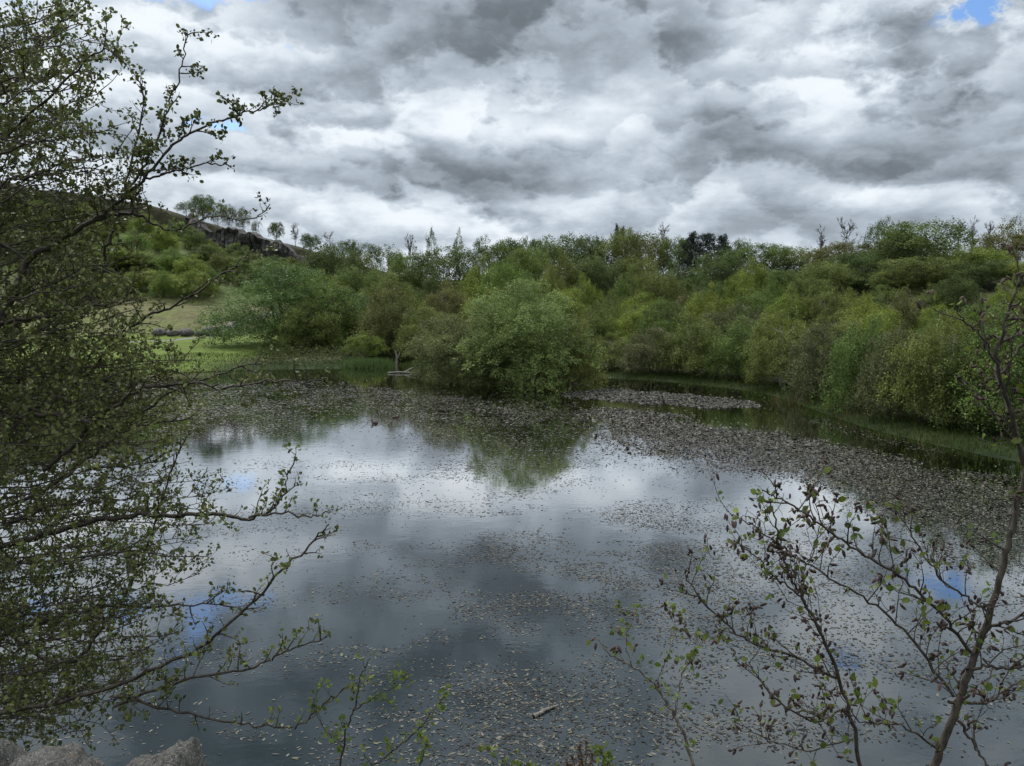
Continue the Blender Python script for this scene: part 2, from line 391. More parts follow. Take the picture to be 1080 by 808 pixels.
# ------------------------------------------------------------------ floating pondweed leaves
def in_poly(x, y, poly):
    ins = np.zeros(x.shape, bool); n = len(poly)
    for i in range(n):
        ax, ay = poly[i]; bx, by = poly[(i + 1) % n]
        ins ^= ((ay > y) != (by > y)) & (x < (bx - ax) * (y - ay) / (by - ay + 1e-12) + ax)
    return ins
def wp(l): return [tuple(ground(a, b)[:2]) for a, b in l]
BAND = wp([(120, 402), (250, 405), (330, 403), (420, 412), (500, 421), (560, 427), (620, 430), (680, 438), (740, 448), (800, 458), (860, 468), (940, 489), (1010, 502), (1100, 514),
           (1100, 640), (1050, 612), (990, 585), (950, 558), (925, 535), (880, 520), (820, 505), (780, 492), (730, 484), (660, 478), (600, 505), (500, 512), (440, 470), (400, 442), (350, 455), (260, 462), (120, 470)])
PALE = wp([(588, 414), (640, 410), (700, 414), (760, 419), (806, 427), (800, 431), (740, 430), (660, 424), (600, 419)])
EDGE = wp([(860, 438), (900, 450), (950, 462), (1000, 478), (960, 474), (900, 460), (850, 446)])
M_THIN = [(560, 500, 26, .22), (700, 540, 60, .1)]
nc = 2200000
cx_ = rng.uniform(-38, 26, nc); cy_ = 7 + 50 * rng.random(nc)
sdw = pond_sd(cx_, cy_)
jx, jy = rng.normal(0, .45, nc), rng.normal(0, .9, nc)
band = in_poly(cx_ + jx + (vnoise(cx_, cy_, 1.3, 5) - .5) * 1.6, cy_ + jy + (vnoise(cx_, cy_, 1.6, 6) - .5) * 2.2, BAND)
pale = in_poly(cx_ + (vnoise(cx_, cy_, .8, 7) - .5) * .8, cy_ + (vnoise(cx_, cy_, .8, 8) - .5) * 1.2, PALE)
edge = in_poly(cx_, cy_, EDGE)
clump = vnoise(cx_ * .8, cy_ * 1.3, .5, 9) * .5 + vnoise(cx_, cy_, 1.8, 10) * .5
streak = vnoise(cx_ * .45, cy_ * 1.4, 1.4, 13)
pr = np.zeros(nc)
# open water: thicker towards the near middle and right, thin at the lower left
midd = sstep(27, 20, cy_) * .05 + sstep(30, 24, cy_) * .06
nearc = np.exp(-((cx_ - .8 - (cy_ - 11) * .12) / 3.2) ** 2) * sstep(24, 12, cy_) * .5
nearr = sstep(1.5, 4, cx_) * sstep(20, 10, cy_) * .16
nearl = sstep(-1, -3, cx_) * sstep(13, 9, cy_) * .07
op = (midd + nearc + nearr + nearl) * np.clip((clump * .6 + streak * .4 - .45) * 9.0, 0, 2.6) + .012
pr = np.where(cy_ < 40, op, .02)
pr = np.where(band, np.clip(.36 + (clump - .5) * 1.1, .06, .8), pr)
pr = np.where(band & (cx_ > 5), np.clip(.85 + (clump - .5) * .9, .3, 1), pr)
pr = np.where(pale, .95, pr); pr = np.where(edge, .12, pr)
pr = np.where(sdw > -.15, 0, pr)
keep = rng.random(nc) < pr * np.where(band & (cx_ > 4), .95, np.where(band | pale, .4, .62))
lx, ly = cx_[keep], cy_[keep]; nl = len(lx)
far = sstep(12, 40, ly); rb = ((band & (cx_ > 3)) | pale)[keep] * 1.0
L = rng.uniform(.032, .076, nl) * (1 + 1.0 * far) * (.8 + .5 * (rng.random(nl) < .12)); W = L * rng.uniform(.28, .48, nl)
th = rng.uniform(0, 2 * math.pi, nl) * 1.0
d = np.stack([np.cos(th), np.sin(th), rng.normal(0, .06, nl) + .02], 1); s = np.stack([-np.sin(th), np.cos(th), rng.normal(0, .06 + .14 * far + .32 * rb, nl)], 1)
base = np.stack([lx, ly,   .0025 + rng.random(nl) * .004 + rb * rng.random(nl) * .035], 1)
prof = [(-.5, 0), (-.3, .38), (.0, .5), (.3, .36), (.5, 0), (.3, -.36), (.0, -.5), (-.3, -.38)]
V = np.stack([base + d * (L * a)[:, None] + s * (W * bq)[:, None] for a, bq in prof], 1)
V[..., 2] = np.maximum(V[..., 2], .002)
m, n, b = material('pondweed_leaf')
rnd = geo(n).outputs['Random Per Island']
cr = n.new('ShaderNodeValToRGB'); n.l.new(rnd, cr.inputs[0]); e = cr.color_ramp.elements
e[0].position = 0; e[0].color = rgb(.010, .010, .008); e[1].position = 1; e[1].color = rgb(.145, .133, .12)
for p_, c_ in ((.52, (.014, .013, .010)), (.60, (.06, .053, .047)), (.76, (.105, .100, .084)), (.90, (.075, .078, .045))):
    q = e.new(p_); q.color = rgb(*c_)
n.l.new(cr.outputs[0], b.inputs['Base Color']); b.inputs['Roughness'].default_value = .5; b.inputs['Specular IOR Level'].default_value = .2
tag(link('pondweed_leaves', poly_mesh('pondweed_leaves', V.reshape(-1, 3), 8, m)), kind='stuff')

# ------------------------------------------------------------------ path and cliff
pth = spline([ground(150, 366, .5)[:2], (-44.5, 91), (-41, 93.5), (-39.5, 98), (-37, 106), (-33, 112)], 10)
tn = np.gradient(pth, axis=0); tn /= np.linalg.norm(tn, axis=1, keepdims=True); nn = np.stack([-tn[:, 1], tn[:, 0]], 1)
rows = []
for k in (-1.1, -.5, 0, .5, 1.1):
    q = pth + nn * k; rows.append(np.column_stack([q, terrain(q[:, 0], q[:, 1]) + .05 - (.06 if abs(k) > 1 else 0)]))
tag(link('path', grid_mesh('path', np.stack(rows, 1), len(pth), 5, M['path'])), kind='structure')

nu, nvv = 220, 40
cu = np.linspace(-73, -42, nu); V = np.zeros((nu, nvv, 3))
for i, x in enumerate(cu):
    top = float(np.interp(x, HX, HZ)) - .5 + (vnoise(x, 0, 3, 3) - .5) * 2.4 + (vnoise(x, 0, .9, 8) - .5) * .8
    hgt = np.interp(x, [-73, -68, -62, -52, -46, -42], [.8, 5.0, 7.5, 7.0, 4, .6]) + (vnoise(x, 1, 4, 4) - .5) * 3.5
    for j in range(nvv):
        t = j / (nvv - 1); z = top - hgt * 1.25 + hgt * 1.25 * t
        col_ = np.floor(x / 1.0 + .6 * vnoise(x, z, 5, 9)); joint = np.modf(abs(x / 1.0 + .6 * vnoise(x, z, 5, 9)))[0]
        y = CLIFF_Y - 4.4 + t * 1.9 + .7 * float(vnoise(col_, np.floor(z / 3.1 + col_ * .37), 1, 11)) + 2.4 * float(vnoise(x, z, 3.5, 15)) + 1.3 * float(vnoise(x, z, 1.6, 12)) + .5 * float(vnoise(x, z, .6, 14)) + (.6 if joint < .12 else 0)
        y += 3.2 * float(1 - sstep(-73, -68, x) * (1 - sstep(-47, -42, x)))
        if j == nvv - 1: y = CLIFF_Y + 3.5; z = top + .1
        V[i, j] = (x, y, z)
tag(link('cliff', grid_mesh('cliff', V, nu, nvv, M['cliff'], False)), kind='structure')

# ------------------------------------------------------------------ tree prototypes (unit height, unit crown width)
def make_crown(seed, form, nleaf, leaf, lobes=11, h0=.12, gap=.0, mat='leaf', shell=.45):
    rg = np.random.default_rng(seed)
    cs = []
    for k in range(lobes):
        h = h0 + (1 - h0) * (k + .5) / lobes
        t = (h - h0) / (1 - h0)
        if form == 'round': r = .5 * math.sqrt(max(0, 1 - (2 * t - .9) ** 2 / 1.25))
        elif form == 'bush': r = .5 * (1 - t ** 2.4 * .75) * (.82 + .18 * min(1, t * 4))
        elif form == 'dome': r = .5 * (1 - t ** 2.4) ** .5 * (.86 + .14 * min(1, t * 4))
        elif form == 'ovoid': r = .44 * (math.sin(min(1, t * 1.9 + .25) * math.pi / 2) * (1 - t ** 1.6) + .12)
        else: r = .34 * (math.sin(math.pi * min(1, t * .9 + .12)) ** .8)
        na = max(1, int(round(r / .16)))
        a0 = rg.uniform(0, 6.28)
        for q in range(na):
            a = a0 + 6.283 * q / na + rg.normal(0, .25); rad = r * rg.uniform(.5, .85) if na > 1 else r * rg.uniform(0, .5)
            cs.append((rad * math.cos(a), rad * math.sin(a), h + rg.normal(0, .02), max(.07, r * rg.uniform(.40, .66)) if form != 'slender' else rg.uniform(.08, .15)))
    cs = np.array(cs)
    top = cs[:, 2] + cs[:, 3] * .6
    cs[:, 2] -= np.maximum(0, top - 1.0)
    if gap: cs = cs[rg.random(len(cs)) > gap]
    wgt = cs[:, 3] ** 2; wgt /= wgt.sum()
    ncl = max(30, nleaf // 26)
    which = rg.choice(len(cs), ncl, p=wgt)
    dirv = unit(rg.normal(size=(ncl, 3))); dirv[:, 2] = np.where(dirv[:, 2] < -.3, -dirv[:, 2], dirv[:, 2])
    rr = (1 - shell * rg.random(ncl) ** 1.4) * (1 + rg.normal(0, .10, ncl))
    cc = cs[which, :3] + dirv * (cs[which, 3] * rr)[:, None] * np.array([1, 1, .85])
    per = nleaf // ncl
    P = (cc[:, None, :] + rg.normal(size=(ncl, per, 3)) * leaf * np.array({'ovoid': (.85, .85, 2.0), 'bush': (1.0, 1.0, 1.5)}.get(form, (1.15, 1.15, 1.15)))).reshape(-1, 3)
    o = np.repeat(dirv, per, 0) * .5
    P[:, 2] = np.clip(P[:, 2], .005, None)
    q = leaf_quads(P, leaf * rg.uniform(.7, 1.4, len(P)), .58, .25, rg, o)
    return poly_mesh('crown', q.reshape(-1, 3), 4, M[mat]), cs
def make_trunk(seed, cs, mat, stems=1, r=.016):
    rg = np.random.default_rng(seed + 99); lines = []
    hubs = []
    for k in range(stems):
        a = rg.uniform(0, 6.28); s0 = np.array([math.cos(a), math.sin(a), 0]) * (.05 if stems > 1 else 0)
        top = np.array([math.cos(a) * (.16 if stems > 1 else .02), math.sin(a) * (.16 if stems > 1 else .02), .82])
        mid = (s0 + top) / 2 + rg.normal(0, .015, 3)
        p = spline([s0 - [0, 0, .12], s0, mid, top], 5); lines.append((p, np.linspace(r * 1.3, r * .2, len(p)))); hubs.append(p)
    for c in cs:
        h = hubs[rg.integers(len(hubs))]; z0 = max(.08, c[2] - rg.uniform(.15, .3)); k = int(np.argmin(abs(h[:, 2] - z0)))
        p = spline([h[k], (h[k] * .5 + c[:3] * .5) - [0, 0, .02] + rg.normal(0, .012, 3), c[:3]], 4)
        lines.append((p, np.linspace(r * .4, r * .1, len(p))))
    return tubes_mesh('trunk', lines, M[mat], 5)
def make_bare(seed, nlim=16, spread=.45, upright=.5):
    rg = np.random.default_rng(seed); lines = []; limbs = []
    tr = spline([[0, 0, -.1], [0, 0, .15], rg.normal(0, .01, 3) + [0, 0, .5], rg.normal(0, .02, 3) + [0, 0, .95]], 5)
    for k in range(nlim):
        i = rg.integers(5, len(tr) - 1); a = rg.uniform(0, 6.28); L = rg.uniform(.3, .6) * spread * (1.15 - tr[i, 2] * .6) * 1.6
        dv = np.array([math.cos(a) * (1 - upright), math.sin(a) * (1 - upright), upright + .15])
        p = spline([tr[i], tr[i] + dv * L * .5 + rg.normal(0, .015, 3), tr[i] + dv * L + [0, 0, .05]], 4)
        p[:, 2] = np.minimum(p[:, 2], 1.0); lines.append((p, np.linspace(.009, .0042, len(p)))); limbs.append(p)
    base = list(limbs)
    for lv in range(2):
        nxt = []
        for p in base:
            for q in range(6 if lv == 0 else 4):
                i = rg.integers(2, len(p)); t = unit(p[min(i, len(p) - 1)] - p[i - 1]); dv = unit(t * .8 + rg.normal(0, .55, 3) + [0, 0, .25])
                L = rg.uniform(.06, .16) * (1 if lv == 0 else .6); pp = np.array([p[i], p[i] + dv * L * .5 + rg.normal(0, .006, 3), p[i] + dv * L])
                lines.append((pp, np.linspace(.0052, .003, 3))); nxt.append(pp)
        base = nxt
    return tubes_mesh('trunk', [(tr, np.linspace(.017, .006, len(tr)))], M['bark'], 5), tubes_mesh('crown', lines, M['bark'], 3)
def make_conifer(seed, nleaf=9000, leaf=.03):
    rg = np.random.default_rng(seed); P = []; lines = [([[0, 0, -.1], [0, 0, .5], [0, 0, .98]], [.018, .01, .003])]; o = []
    nb = 90
    for k in range(nb):
        h = .12 + .86 * (k / nb) ** .9; a = k * 2.4 + rg.normal(0, .3); L = .5 * min(1, (1 - h) * 2.2) ** .6 * rg.uniform(.5, 1.1) + .03
        end = np.array([math.cos(a) * L, math.sin(a) * L, h + .02 + L * rg.uniform(-.12, .22)]); st = np.array([0, 0, h])
        lines.append((np.array([st, (st + end) / 2 + [0, 0, .01], end]), [.005, .003, .001]))
        m_ = int(nleaf / nb); t = rg.random(m_) ** .6
        P.append(st + (end - st) * t[:, None] + rg.normal(size=(m_, 3)) * np.array([.03, .03, .016]))
    P = np.concatenate(P)
    return tubes_mesh('trunk', lines, M['bark'], 4), poly_mesh('crown', leaf_quads(P, leaf * rg.uniform(.7, 1.3, len(P)), .4, .1, rg).reshape(-1, 3), 4, M['needle'])

PROTO = {}
def proto(kind, i, form, nleaf, leaf, bark, stems=1, **kw):
    cm, cs = make_crown(hash_(kind) + i, form, nleaf, leaf, **kw); PROTO.setdefault(kind, []).append((make_trunk(i, cs, bark, stems), cm))
def hash_(s): return sum(ord(c) * (i + 3) for i, c in enumerate(s))
for i in range(4): proto('bush', i, 'bush', 22000, .022, 'pale_bark' if i == 1 else 'bark', 4, h0=.03, lobes=9)
for i in range(4): proto('ovoid', i, 'ovoid', 18000, .020, 'bark', 2, h0=.08, lobes=13, shell=.6)
for i in range(4): proto('round', i, 'round', 20000, .022, 'bark', 1, h0=.16, lobes=9)
for i in range(2): proto('airy', i, 'round', 6000, .026, 'bark', 1, h0=.25, lobes=9, gap=.25)
for i in range(2): proto('slender', i, 'slender', 2600, .026, 'bark', 1, h0=.3, lobes=12)
for i in range(3): PROTO.setdefault('bare', []).append(make_bare(40 + i))
for i in range(2): PROTO.setdefault('poles', []).append(make_bare(60 + i, 9, .22, .75))
for i in range(2): PROTO.setdefault('pine', []).append(make_conifer(70 + i))
USED = {k: 0 for k in PROTO}
NAMES = {'bush': 'bushy_tree', 'ovoid': 'birch_tree', 'round': 'broadleaf_tree', 'airy': 'broadleaf_tree', 'slender': 'slender_tree', 'bare': 'bare_tree', 'poles': 'bare_tree', 'pine': 'conifer_tree'}
TONE = {'yellow': (.082, .105, .024), 'olive': (.068, .083, .026), 'green': (.056, .080, .024), 'dark': (.042, .060, .021), 'sage': (.075, .095, .045),
        'brown': (.068, .072, .027), 'pine': (.013, .02, .014), 'fresh': (.064, .096, .026), 'grey': (.052, .059, .028), 'bare': (.05, .045, .035)}
def tree(label, kind, px, Y, ytop, wpx, tone, group='trees of the wood beyond the pond', minh=1.5):
    p = at_y(px, ytop, Y); z0 = tz(p[0], Y); H = p[2] - z0
    if H < minh: print('LOW', label, round(H, 2)); H = minh
    W = wpx * Y / FPX
    o = empty(NAMES[kind], (p[0], Y, z0), label, 'tree', group)
    tm, cm = PROTO[kind][USED[kind] % len(PROTO[kind])]; USED[kind] += 1
    t = link('trunk', tm, o); c = link('crown', cm, o)
    o.rotation_euler.z = random.uniform(0, 6.28)
    for q in (t, c): q.scale = (W, W, H)
    j = random.uniform(.88, 1.12) * 1.85; r_, g_, b_ = TONE[tone]; c.color = (r_ * j * random.uniform(.95, 1.05), g_ * j, b_ * j, 1)
    return o

SKY = 'trees along the skyline'
for a in [
    ('small airy tree at the highest clump on the cliff top, leftmost of it', 'airy', 196, 184, 212, 22, 'dark'),
    ('dark green tree in the middle of the clump on the cliff top', 'round', 213, 183, 206, 26, 'dark'),
    ('grey-green small tree right of the dark tree in the cliff-top clump', 'airy', 229, 184, 214, 20, 'green'),
    ('thin airy tree on the cliff edge, second from the right end of its clump', 'airy', 241, 184, 216, 18, 'grey'),
    ('pale airy tree at the right end of the clump on the cliff top', 'airy', 255, 183, 220, 20, 'grey'),
    ('very small bush alone on the cliff edge between the clump and the round bush', 'airy', 270, 182, 232, 10, 'grey'),
    ('dense dark round bush standing alone on the sloping cliff top', 'round', 291, 182, 234, 15, 'dark'),
    ('bare twiggy tree on the cliff top right of the round dark bush', 'bare', 311, 182, 237, 22, 'bare'),
    ('low dark tree on the lower end of the cliff slope', 'round', 327, 180, 247, 20, 'dark'),
    ('bare spreading tree where the cliff slope meets the wood', 'bare', 346, 178, 249, 26, 'bare')]:
    tree(*a, group='small trees on the cliff top', minh=1.0)
for a in [
    ('dark rounded skyline tree just right of the bare tree by the cliff', 'round', 366, 160, 254, 24, 'dark'),
    ('airy dark skyline tree with sky gaps, near the left of the wood', 'airy', 384, 160, 257, 28, 'dark'),
    ('dark airy skyline tree midway between the cliff and the slender pair', 'airy', 409, 160, 258, 30, 'dark'),
    ('bare round-headed skyline tree left of the two slender trees', 'bare', 433, 158, 252, 26, 'bare'),
    ('left one of two tall slender airy trees against the sky', 'slender', 455, 156, 241, 20, 'sage'),
    ('right one of two tall slender airy trees against the sky', 'slender', 484, 156, 243, 19, 'sage'),
    ('small dark skyline tree right of the two slender trees', 'airy', 509, 156, 251, 20, 'dark'),
    ('green skyline tree left of above the round willow', 'round', 532, 155, 255, 36, 'green'),
    ('ragged-topped dark green skyline tree above the round willow', 'round', 553, 156, 251, 36, 'dark'),
    ('broad dark green skyline dome right of above the round willow', 'round', 590, 152, 249, 52, 'dark'),
    ('dark skyline tree leaning out at the step up to the highest dome', 'round', 627, 154, 250, 30, 'dark'),
    ('tiny dark conifer on the skyline, left one of a twin', 'pine', 651, 170, 238, 11, 'pine'),
    ('tiny dark conifer on the skyline, right one of a twin', 'pine', 657, 170, 240, 11, 'pine'),
    ('highest broad dark dome under the twin conifers on the skyline', 'round', 659, 150, 245, 54, 'olive'),
    ('brown-green skyline tree with sky gaps right of the highest dome', 'airy', 684, 152, 247, 36, 'brown'),
    ('bare brownish twiggy tree on the skyline left of the black pines', 'bare', 700, 156, 242, 36, 'bare'),
    ('green skyline tree tucked against the left side of the black pines', 'round', 716, 150, 250, 28, 'green'),
    ('black pine on the skyline, leftmost of three', 'pine', 730, 146, 246, 30, 'pine'),
    ('broad black pine on the skyline, middle of three', 'pine', 746, 145, 247, 46, 'pine'),
    ('black pine on the skyline, rightmost of three', 'pine', 762, 148, 249, 32, 'pine'),
    ('dark round tree stepping down at the right of the black pines', 'round', 775, 148, 254, 26, 'dark'),
    ('broad green skyline dome right of the dip in the treeline', 'round', 813, 142, 258, 48, 'green'),
    ('flat-topped olive skyline tree right of the broad green dome', 'round', 846, 142, 262, 40, 'olive'),
    ('bare grey poles of a tree left of the brown skyline dome', 'poles', 866, 140, 246, 40, 'bare'),
    ('brown-leaved skyline dome at the right of the wood', 'round', 893, 136, 256, 50, 'brown'),
    ('bare twiggy treetop rising behind the brown skyline dome', 'bare', 893, 146, 240, 40, 'bare'),
    ('tall dark narrow tree left of the big gapped oak', 'airy', 931, 132, 233, 26, 'dark'),
    ('dark green tree filling in below the tall narrow tree', 'round', 925, 126, 262, 36, 'dark'),
    ('big round oak with sky gaps, tallest dome at the right', 'round', 976, 122, 234, 74, 'green'),
    ('dark lower companion of the big round oak on its left side', 'round', 952, 124, 248, 38, 'dark'),
    ('bare pole-like birch right of the big oak, nearest the oak', 'poles', 1012, 130, 236, 34, 'bare'),
    ('bare pole-like birch, middle of the bare group at the right', 'poles', 1027, 131, 236, 36, 'bare'),
    ('bare pole-like birch, rightmost of the bare group', 'poles', 1043, 130, 237, 34, 'bare'),
    ('olive tree filling in under the bare birches, left of two', 'round', 1012, 114, 266, 44, 'olive'),
    ('yellow-green tree filling in under the bare birches, right of two', 'round', 1038, 112, 262, 46, 'yellow'),
    ('dark green tree under the brown skyline dome, beside the big oak', 'round', 905, 122, 268, 44, 'dark'),
    ('mid-green tree at the foot of the big round oak', 'round', 972, 112, 272, 56, 'olive'),
    ('brown-leaved tree rising to the right edge of the photo', 'round', 1058, 122, 246, 40, 'brown'),
    ('airy dark treetop at the extreme right of the skyline', 'airy', 1074, 124, 228, 34, 'brown')]:
    a = list(a); a[5] *= {'round': 1.35, 'airy': 1.25}.get(a[1], 1.0)
    tree(*a, group=SKY)
COLS = [(350, 'below the end of the cliff'), (388, 'below the airy dark treetops'), (430, 'below the bare round treetop'), (468, 'below the two slender skyline trees'),
        (508, "behind the willow's left shoulder"), (548, "behind the round willow's top"), (592, "behind the willow's right shoulder"),
        (632, 'just right of the round willow'), (670, 'below the twin tiny conifers'), (710, 'below the bare brownish treetop'), (748, 'below the three black pines'),
        (788, 'right of below the black pines'), (828, 'below the broad green skyline dome'), (868, 'below the bare grey poles'), (906, 'below the brown skyline dome'),
        (946, 'left of below the big oak'), (988, 'below the big oak'), (1028, 'below the bare birches'), (1070, 'by the right edge')]
WORDS = {'bush': 'bushy', 'ovoid': 'upright', 'round': 'rounded'}
def belt(name, Y, ytop, kinds, tones, wid, jx=0):
    for i, (px, where) in enumerate(COLS):
        k = kinds[i % len(kinds)]; t = tones[i % len(tones)]
        y = np.interp(px, [p for p, _ in ytop], [q for _, q in ytop]) + random.uniform(-9, 8)
        if callable(Y): yy = Y(px)
        else: yy = Y
        tree(f'{TN[t]} {WORDS[k]} tree, {name} of the wood, {where}', k, px + jx + random.uniform(-7, 7), yy + random.uniform(-3, 3), y, wid * random.uniform(.7, 1.1), t)
TN = {'yellow': 'yellow-green', 'olive': 'olive', 'green': 'mid-green', 'dark': 'dark green', 'sage': 'greyish green', 'brown': 'brownish', 'fresh': 'fresh green', 'grey': 'grey-green'}
shoreY = lambda px: np.interp(px, [300, 420, 640, 760, 840, 900, 980, 1080], [74, 74, 60, 54, 47, 41, 36, 31])
belt('top row', lambda p: shoreY(p) + np.interp(p, [300, 640, 1080], [62, 72, 76]), [(340, 268), (430, 265), (520, 266), (600, 264), (720, 270), (800, 276), (890, 283), (1000, 288), (1050, 278), (1080, 270)],
     ['round', 'ovoid', 'round', 'round', 'ovoid'], ['dark', 'olive', 'green', 'dark', 'yellow', 'green', 'olive'], 64, 4)
belt('upper row', lambda p: shoreY(p) + np.interp(p, [300, 640, 1080], [44, 50, 52]), [(340, 288), (430, 286), (520, 284), (600, 282), (720, 286), (800, 292), (900, 300), (1000, 305), (1080, 290)],
     ['ovoid', 'round', 'ovoid', 'bush'], ['yellow', 'green', 'olive', 'dark', 'yellow', 'fresh', 'olive'], 54, -10)
belt('middle row', lambda p: shoreY(p) + np.interp(p, [300, 640, 1080], [27, 30, 32]), [(340, 304), (430, 304), (520, 300), (600, 304), (720, 304), (800, 308), (900, 311), (1000, 314), (1080, 304)],
     ['ovoid', 'bush', 'ovoid', 'bush', 'ovoid'], ['yellow', 'olive', 'yellow', 'brown', 'yellow', 'green'], 62, 8)
belt('lower row', lambda p: shoreY(p) + np.interp(p, [300, 640, 1080], [13, 14, 16]), [(340, 326), (430, 322), (520, 322), (640, 322), (720, 322), (800, 325), (900, 328), (1000, 332), (1080, 325)],
     ['bush', 'ovoid', 'bush'], ['olive', 'yellow', 'green', 'olive', 'grey', 'yellow', 'olive'], 72, -6)
SH = 'low trees along the right-hand shore'
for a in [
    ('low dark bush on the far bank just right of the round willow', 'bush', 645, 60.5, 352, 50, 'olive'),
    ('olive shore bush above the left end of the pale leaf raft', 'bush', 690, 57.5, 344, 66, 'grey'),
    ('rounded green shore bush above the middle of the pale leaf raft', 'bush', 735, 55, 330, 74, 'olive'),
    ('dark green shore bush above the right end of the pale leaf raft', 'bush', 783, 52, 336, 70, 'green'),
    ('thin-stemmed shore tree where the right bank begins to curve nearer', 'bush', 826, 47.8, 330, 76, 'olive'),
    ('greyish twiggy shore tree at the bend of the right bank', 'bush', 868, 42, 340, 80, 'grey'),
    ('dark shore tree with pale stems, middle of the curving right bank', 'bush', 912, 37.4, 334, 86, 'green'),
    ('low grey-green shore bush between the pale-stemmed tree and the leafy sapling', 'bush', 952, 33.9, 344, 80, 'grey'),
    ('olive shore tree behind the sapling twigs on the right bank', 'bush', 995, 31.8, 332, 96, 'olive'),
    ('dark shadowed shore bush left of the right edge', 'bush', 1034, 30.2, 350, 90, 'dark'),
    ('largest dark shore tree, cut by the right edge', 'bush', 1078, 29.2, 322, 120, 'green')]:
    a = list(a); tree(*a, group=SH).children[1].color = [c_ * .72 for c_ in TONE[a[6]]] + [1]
for k, (px, Y, h_) in enumerate([(30, 128, 4.5), (75, 126, 5), (112, 124, 4.4), (140, 127, 4), (172, 126, 4.2), (200, 136, 4.5), (222, 132, 4), (20, 150, 5), (110, 150, 5), (140, 146, 4.6), (172, 152, 4.8), (205, 160, 4.6),
        (62, 140, 5), (150, 162, 4.5), (185, 166, 4.5), (222, 150, 4.0), (250, 152, 4.0), (235, 141, 4.6), (120, 138, 4.8), (180, 140, 4.4), (90, 165, 4.4), (40, 168, 5)]):
    x = (px - CX) / FPX * Y; z0 = tz(x, Y); ytop = CY + FPX * -math.tan(math.atan2(z0 + h_ - 5, Y) + PITCH)
    tree('scattered small scrub bush on the left hillside, screened by the foreground branches', 'bush' if k % 3 else 'ovoid', px, Y, ytop, h_ * random.uniform(1.0, 1.5) / Y * FPX, ('yellow', 'green', 'olive', 'yellow', 'fresh')[k % 5], group='scrub bushes on the left hillside')
LF = 'bushes at the left end of the pond'
for a in [
    ('fresh green flank of willow just right of the broad billowing one', 'bush', 352, 83, 300, 80, 'green'),
    ('brownish olive bush in front of the broad billowing willow', 'bush', 327, 79, 318, 66, 'olive'),
    ('dark olive round bush above the pond inlet', 'bush', 412, 80, 300, 72, 'brown'),
    ('small bright yellow-green bush beside the pond inlet', 'bush', 384, 76, 350, 42, 'yellow'),
    ('dim green bush behind the inlet, left of the island bushes', 'bush', 447, 76, 322, 60, 'olive'),
    ('yellow-green young tree at the left of the meadow', 'ovoid', 60, 118, 285, 60, 'yellow'),
    ('yellow-green bush on the hillside under the cliff, seen through branches', 'bush', 130, 140, 262, 70, 'yellow'),
    ('bright green bush on the slope right under the cliff', 'bush', 190, 145, 268, 60, 'fresh'),
    ('green bush at the foot of the cliff', 'bush', 232, 150, 272, 50, 'green'),
    ('olive bush below the middle of the cliff', 'bush', 268, 140, 268, 56, 'green'),
    ('dark green bush below the lower end of the cliff', 'bush', 312, 135, 272, 50, 'olive'),
    ('yellow-green bush left of the broad billowing willow', 'bush', 205, 128, 285, 44, 'yellow'),
    ('dark hillside bush by the left edge', 'bush', 20, 140, 240, 80, 'olive'),
    ('yellow-green bush halfway up the left hill, seen between dark branches', 'bush', 160, 158, 246, 50, 'yellow'),
    ('olive bush on the upper left hill near the leftmost cliff', 'bush', 120, 165, 228, 56, 'olive'),
    ('fresh green bush on the left hill above the dry slope', 'bush', 95, 135, 272, 56, 'fresh'),
    ('yellow-green bush directly above the dry tan slope', 'bush', 158, 130, 284, 56, 'yellow'),
    ('small dark bush between the dry slope and the cliff foot', 'bush', 215, 148, 258, 34, 'dark'),
    ('yellowish bush beside the far left hillside tree', 'bush', 55, 150, 228, 60, 'yellow'),
    ('mid-green bush at the lower cliff foot', 'bush', 290, 150, 270, 44, 'green'),
    ('green hillside tree high on the left slope', 'round', 90, 160, 226, 60, 'green')]:
    tree(*a, group=LF)

# the willow clump standing in the water
def water_bush(label, px, Y, ytop, wpx, tone, nleaf, leaf_m, form, seed, base=.0, name='willow_tree', group='willows standing in the pond'):
    p = at_y(px, ytop, Y); H = p[2] + .1 - base; W = wpx * Y / FPX
    cm, cs = make_crown(seed, form, nleaf, leaf_m / ((H + W) / 2), lobes=12, h0=.0, shell=.4)
    o = empty(name, (p[0], Y, base - .1), label, 'tree', group)
    for q in (link('trunk', make_trunk(seed, cs, 'bark', 5, .012), o), link('crown', cm, o)):
        q.scale = (W, W, H); q.color = (*TONE[tone], 1)
    return o
TONE['willow'] = (.162, .215, .078); TONE['willow_olive'] = (.115, .135, .055); TONE['willow_yellow'] = (.14, .155, .05); TONE['broad'] = (.085, .14, .045)
water_bush('round pale green willow standing in the water, the biggest', 558, 50.5, 298, 132, 'willow', 80000, .105, 'dome', 521)
water_bush('small yellowish willow on the right flank of the round willow', 602, 51, 336, 62, 'willow_yellow', 24000, .10, 'dome', 522)
water_bush('low olive willow spreading left of the round willow', 480, 53, 331, 102, 'willow_olive', 42000, .10, 'dome', 523)
water_bush('dark twiggy willow between the olive and the round willow', 520, 52.5, 326, 60, 'willow_olive', 18000, .10, 'dome', 524)
water_bush('large fresh green willow left of the pond inlet, broad and billowing', 300, 86, 277, 150, 'broad', 70000, .16, 'dome', 511, group='bushes at the left end of the pond', base=tz((300 - CX) / FPX * 86, 86.))
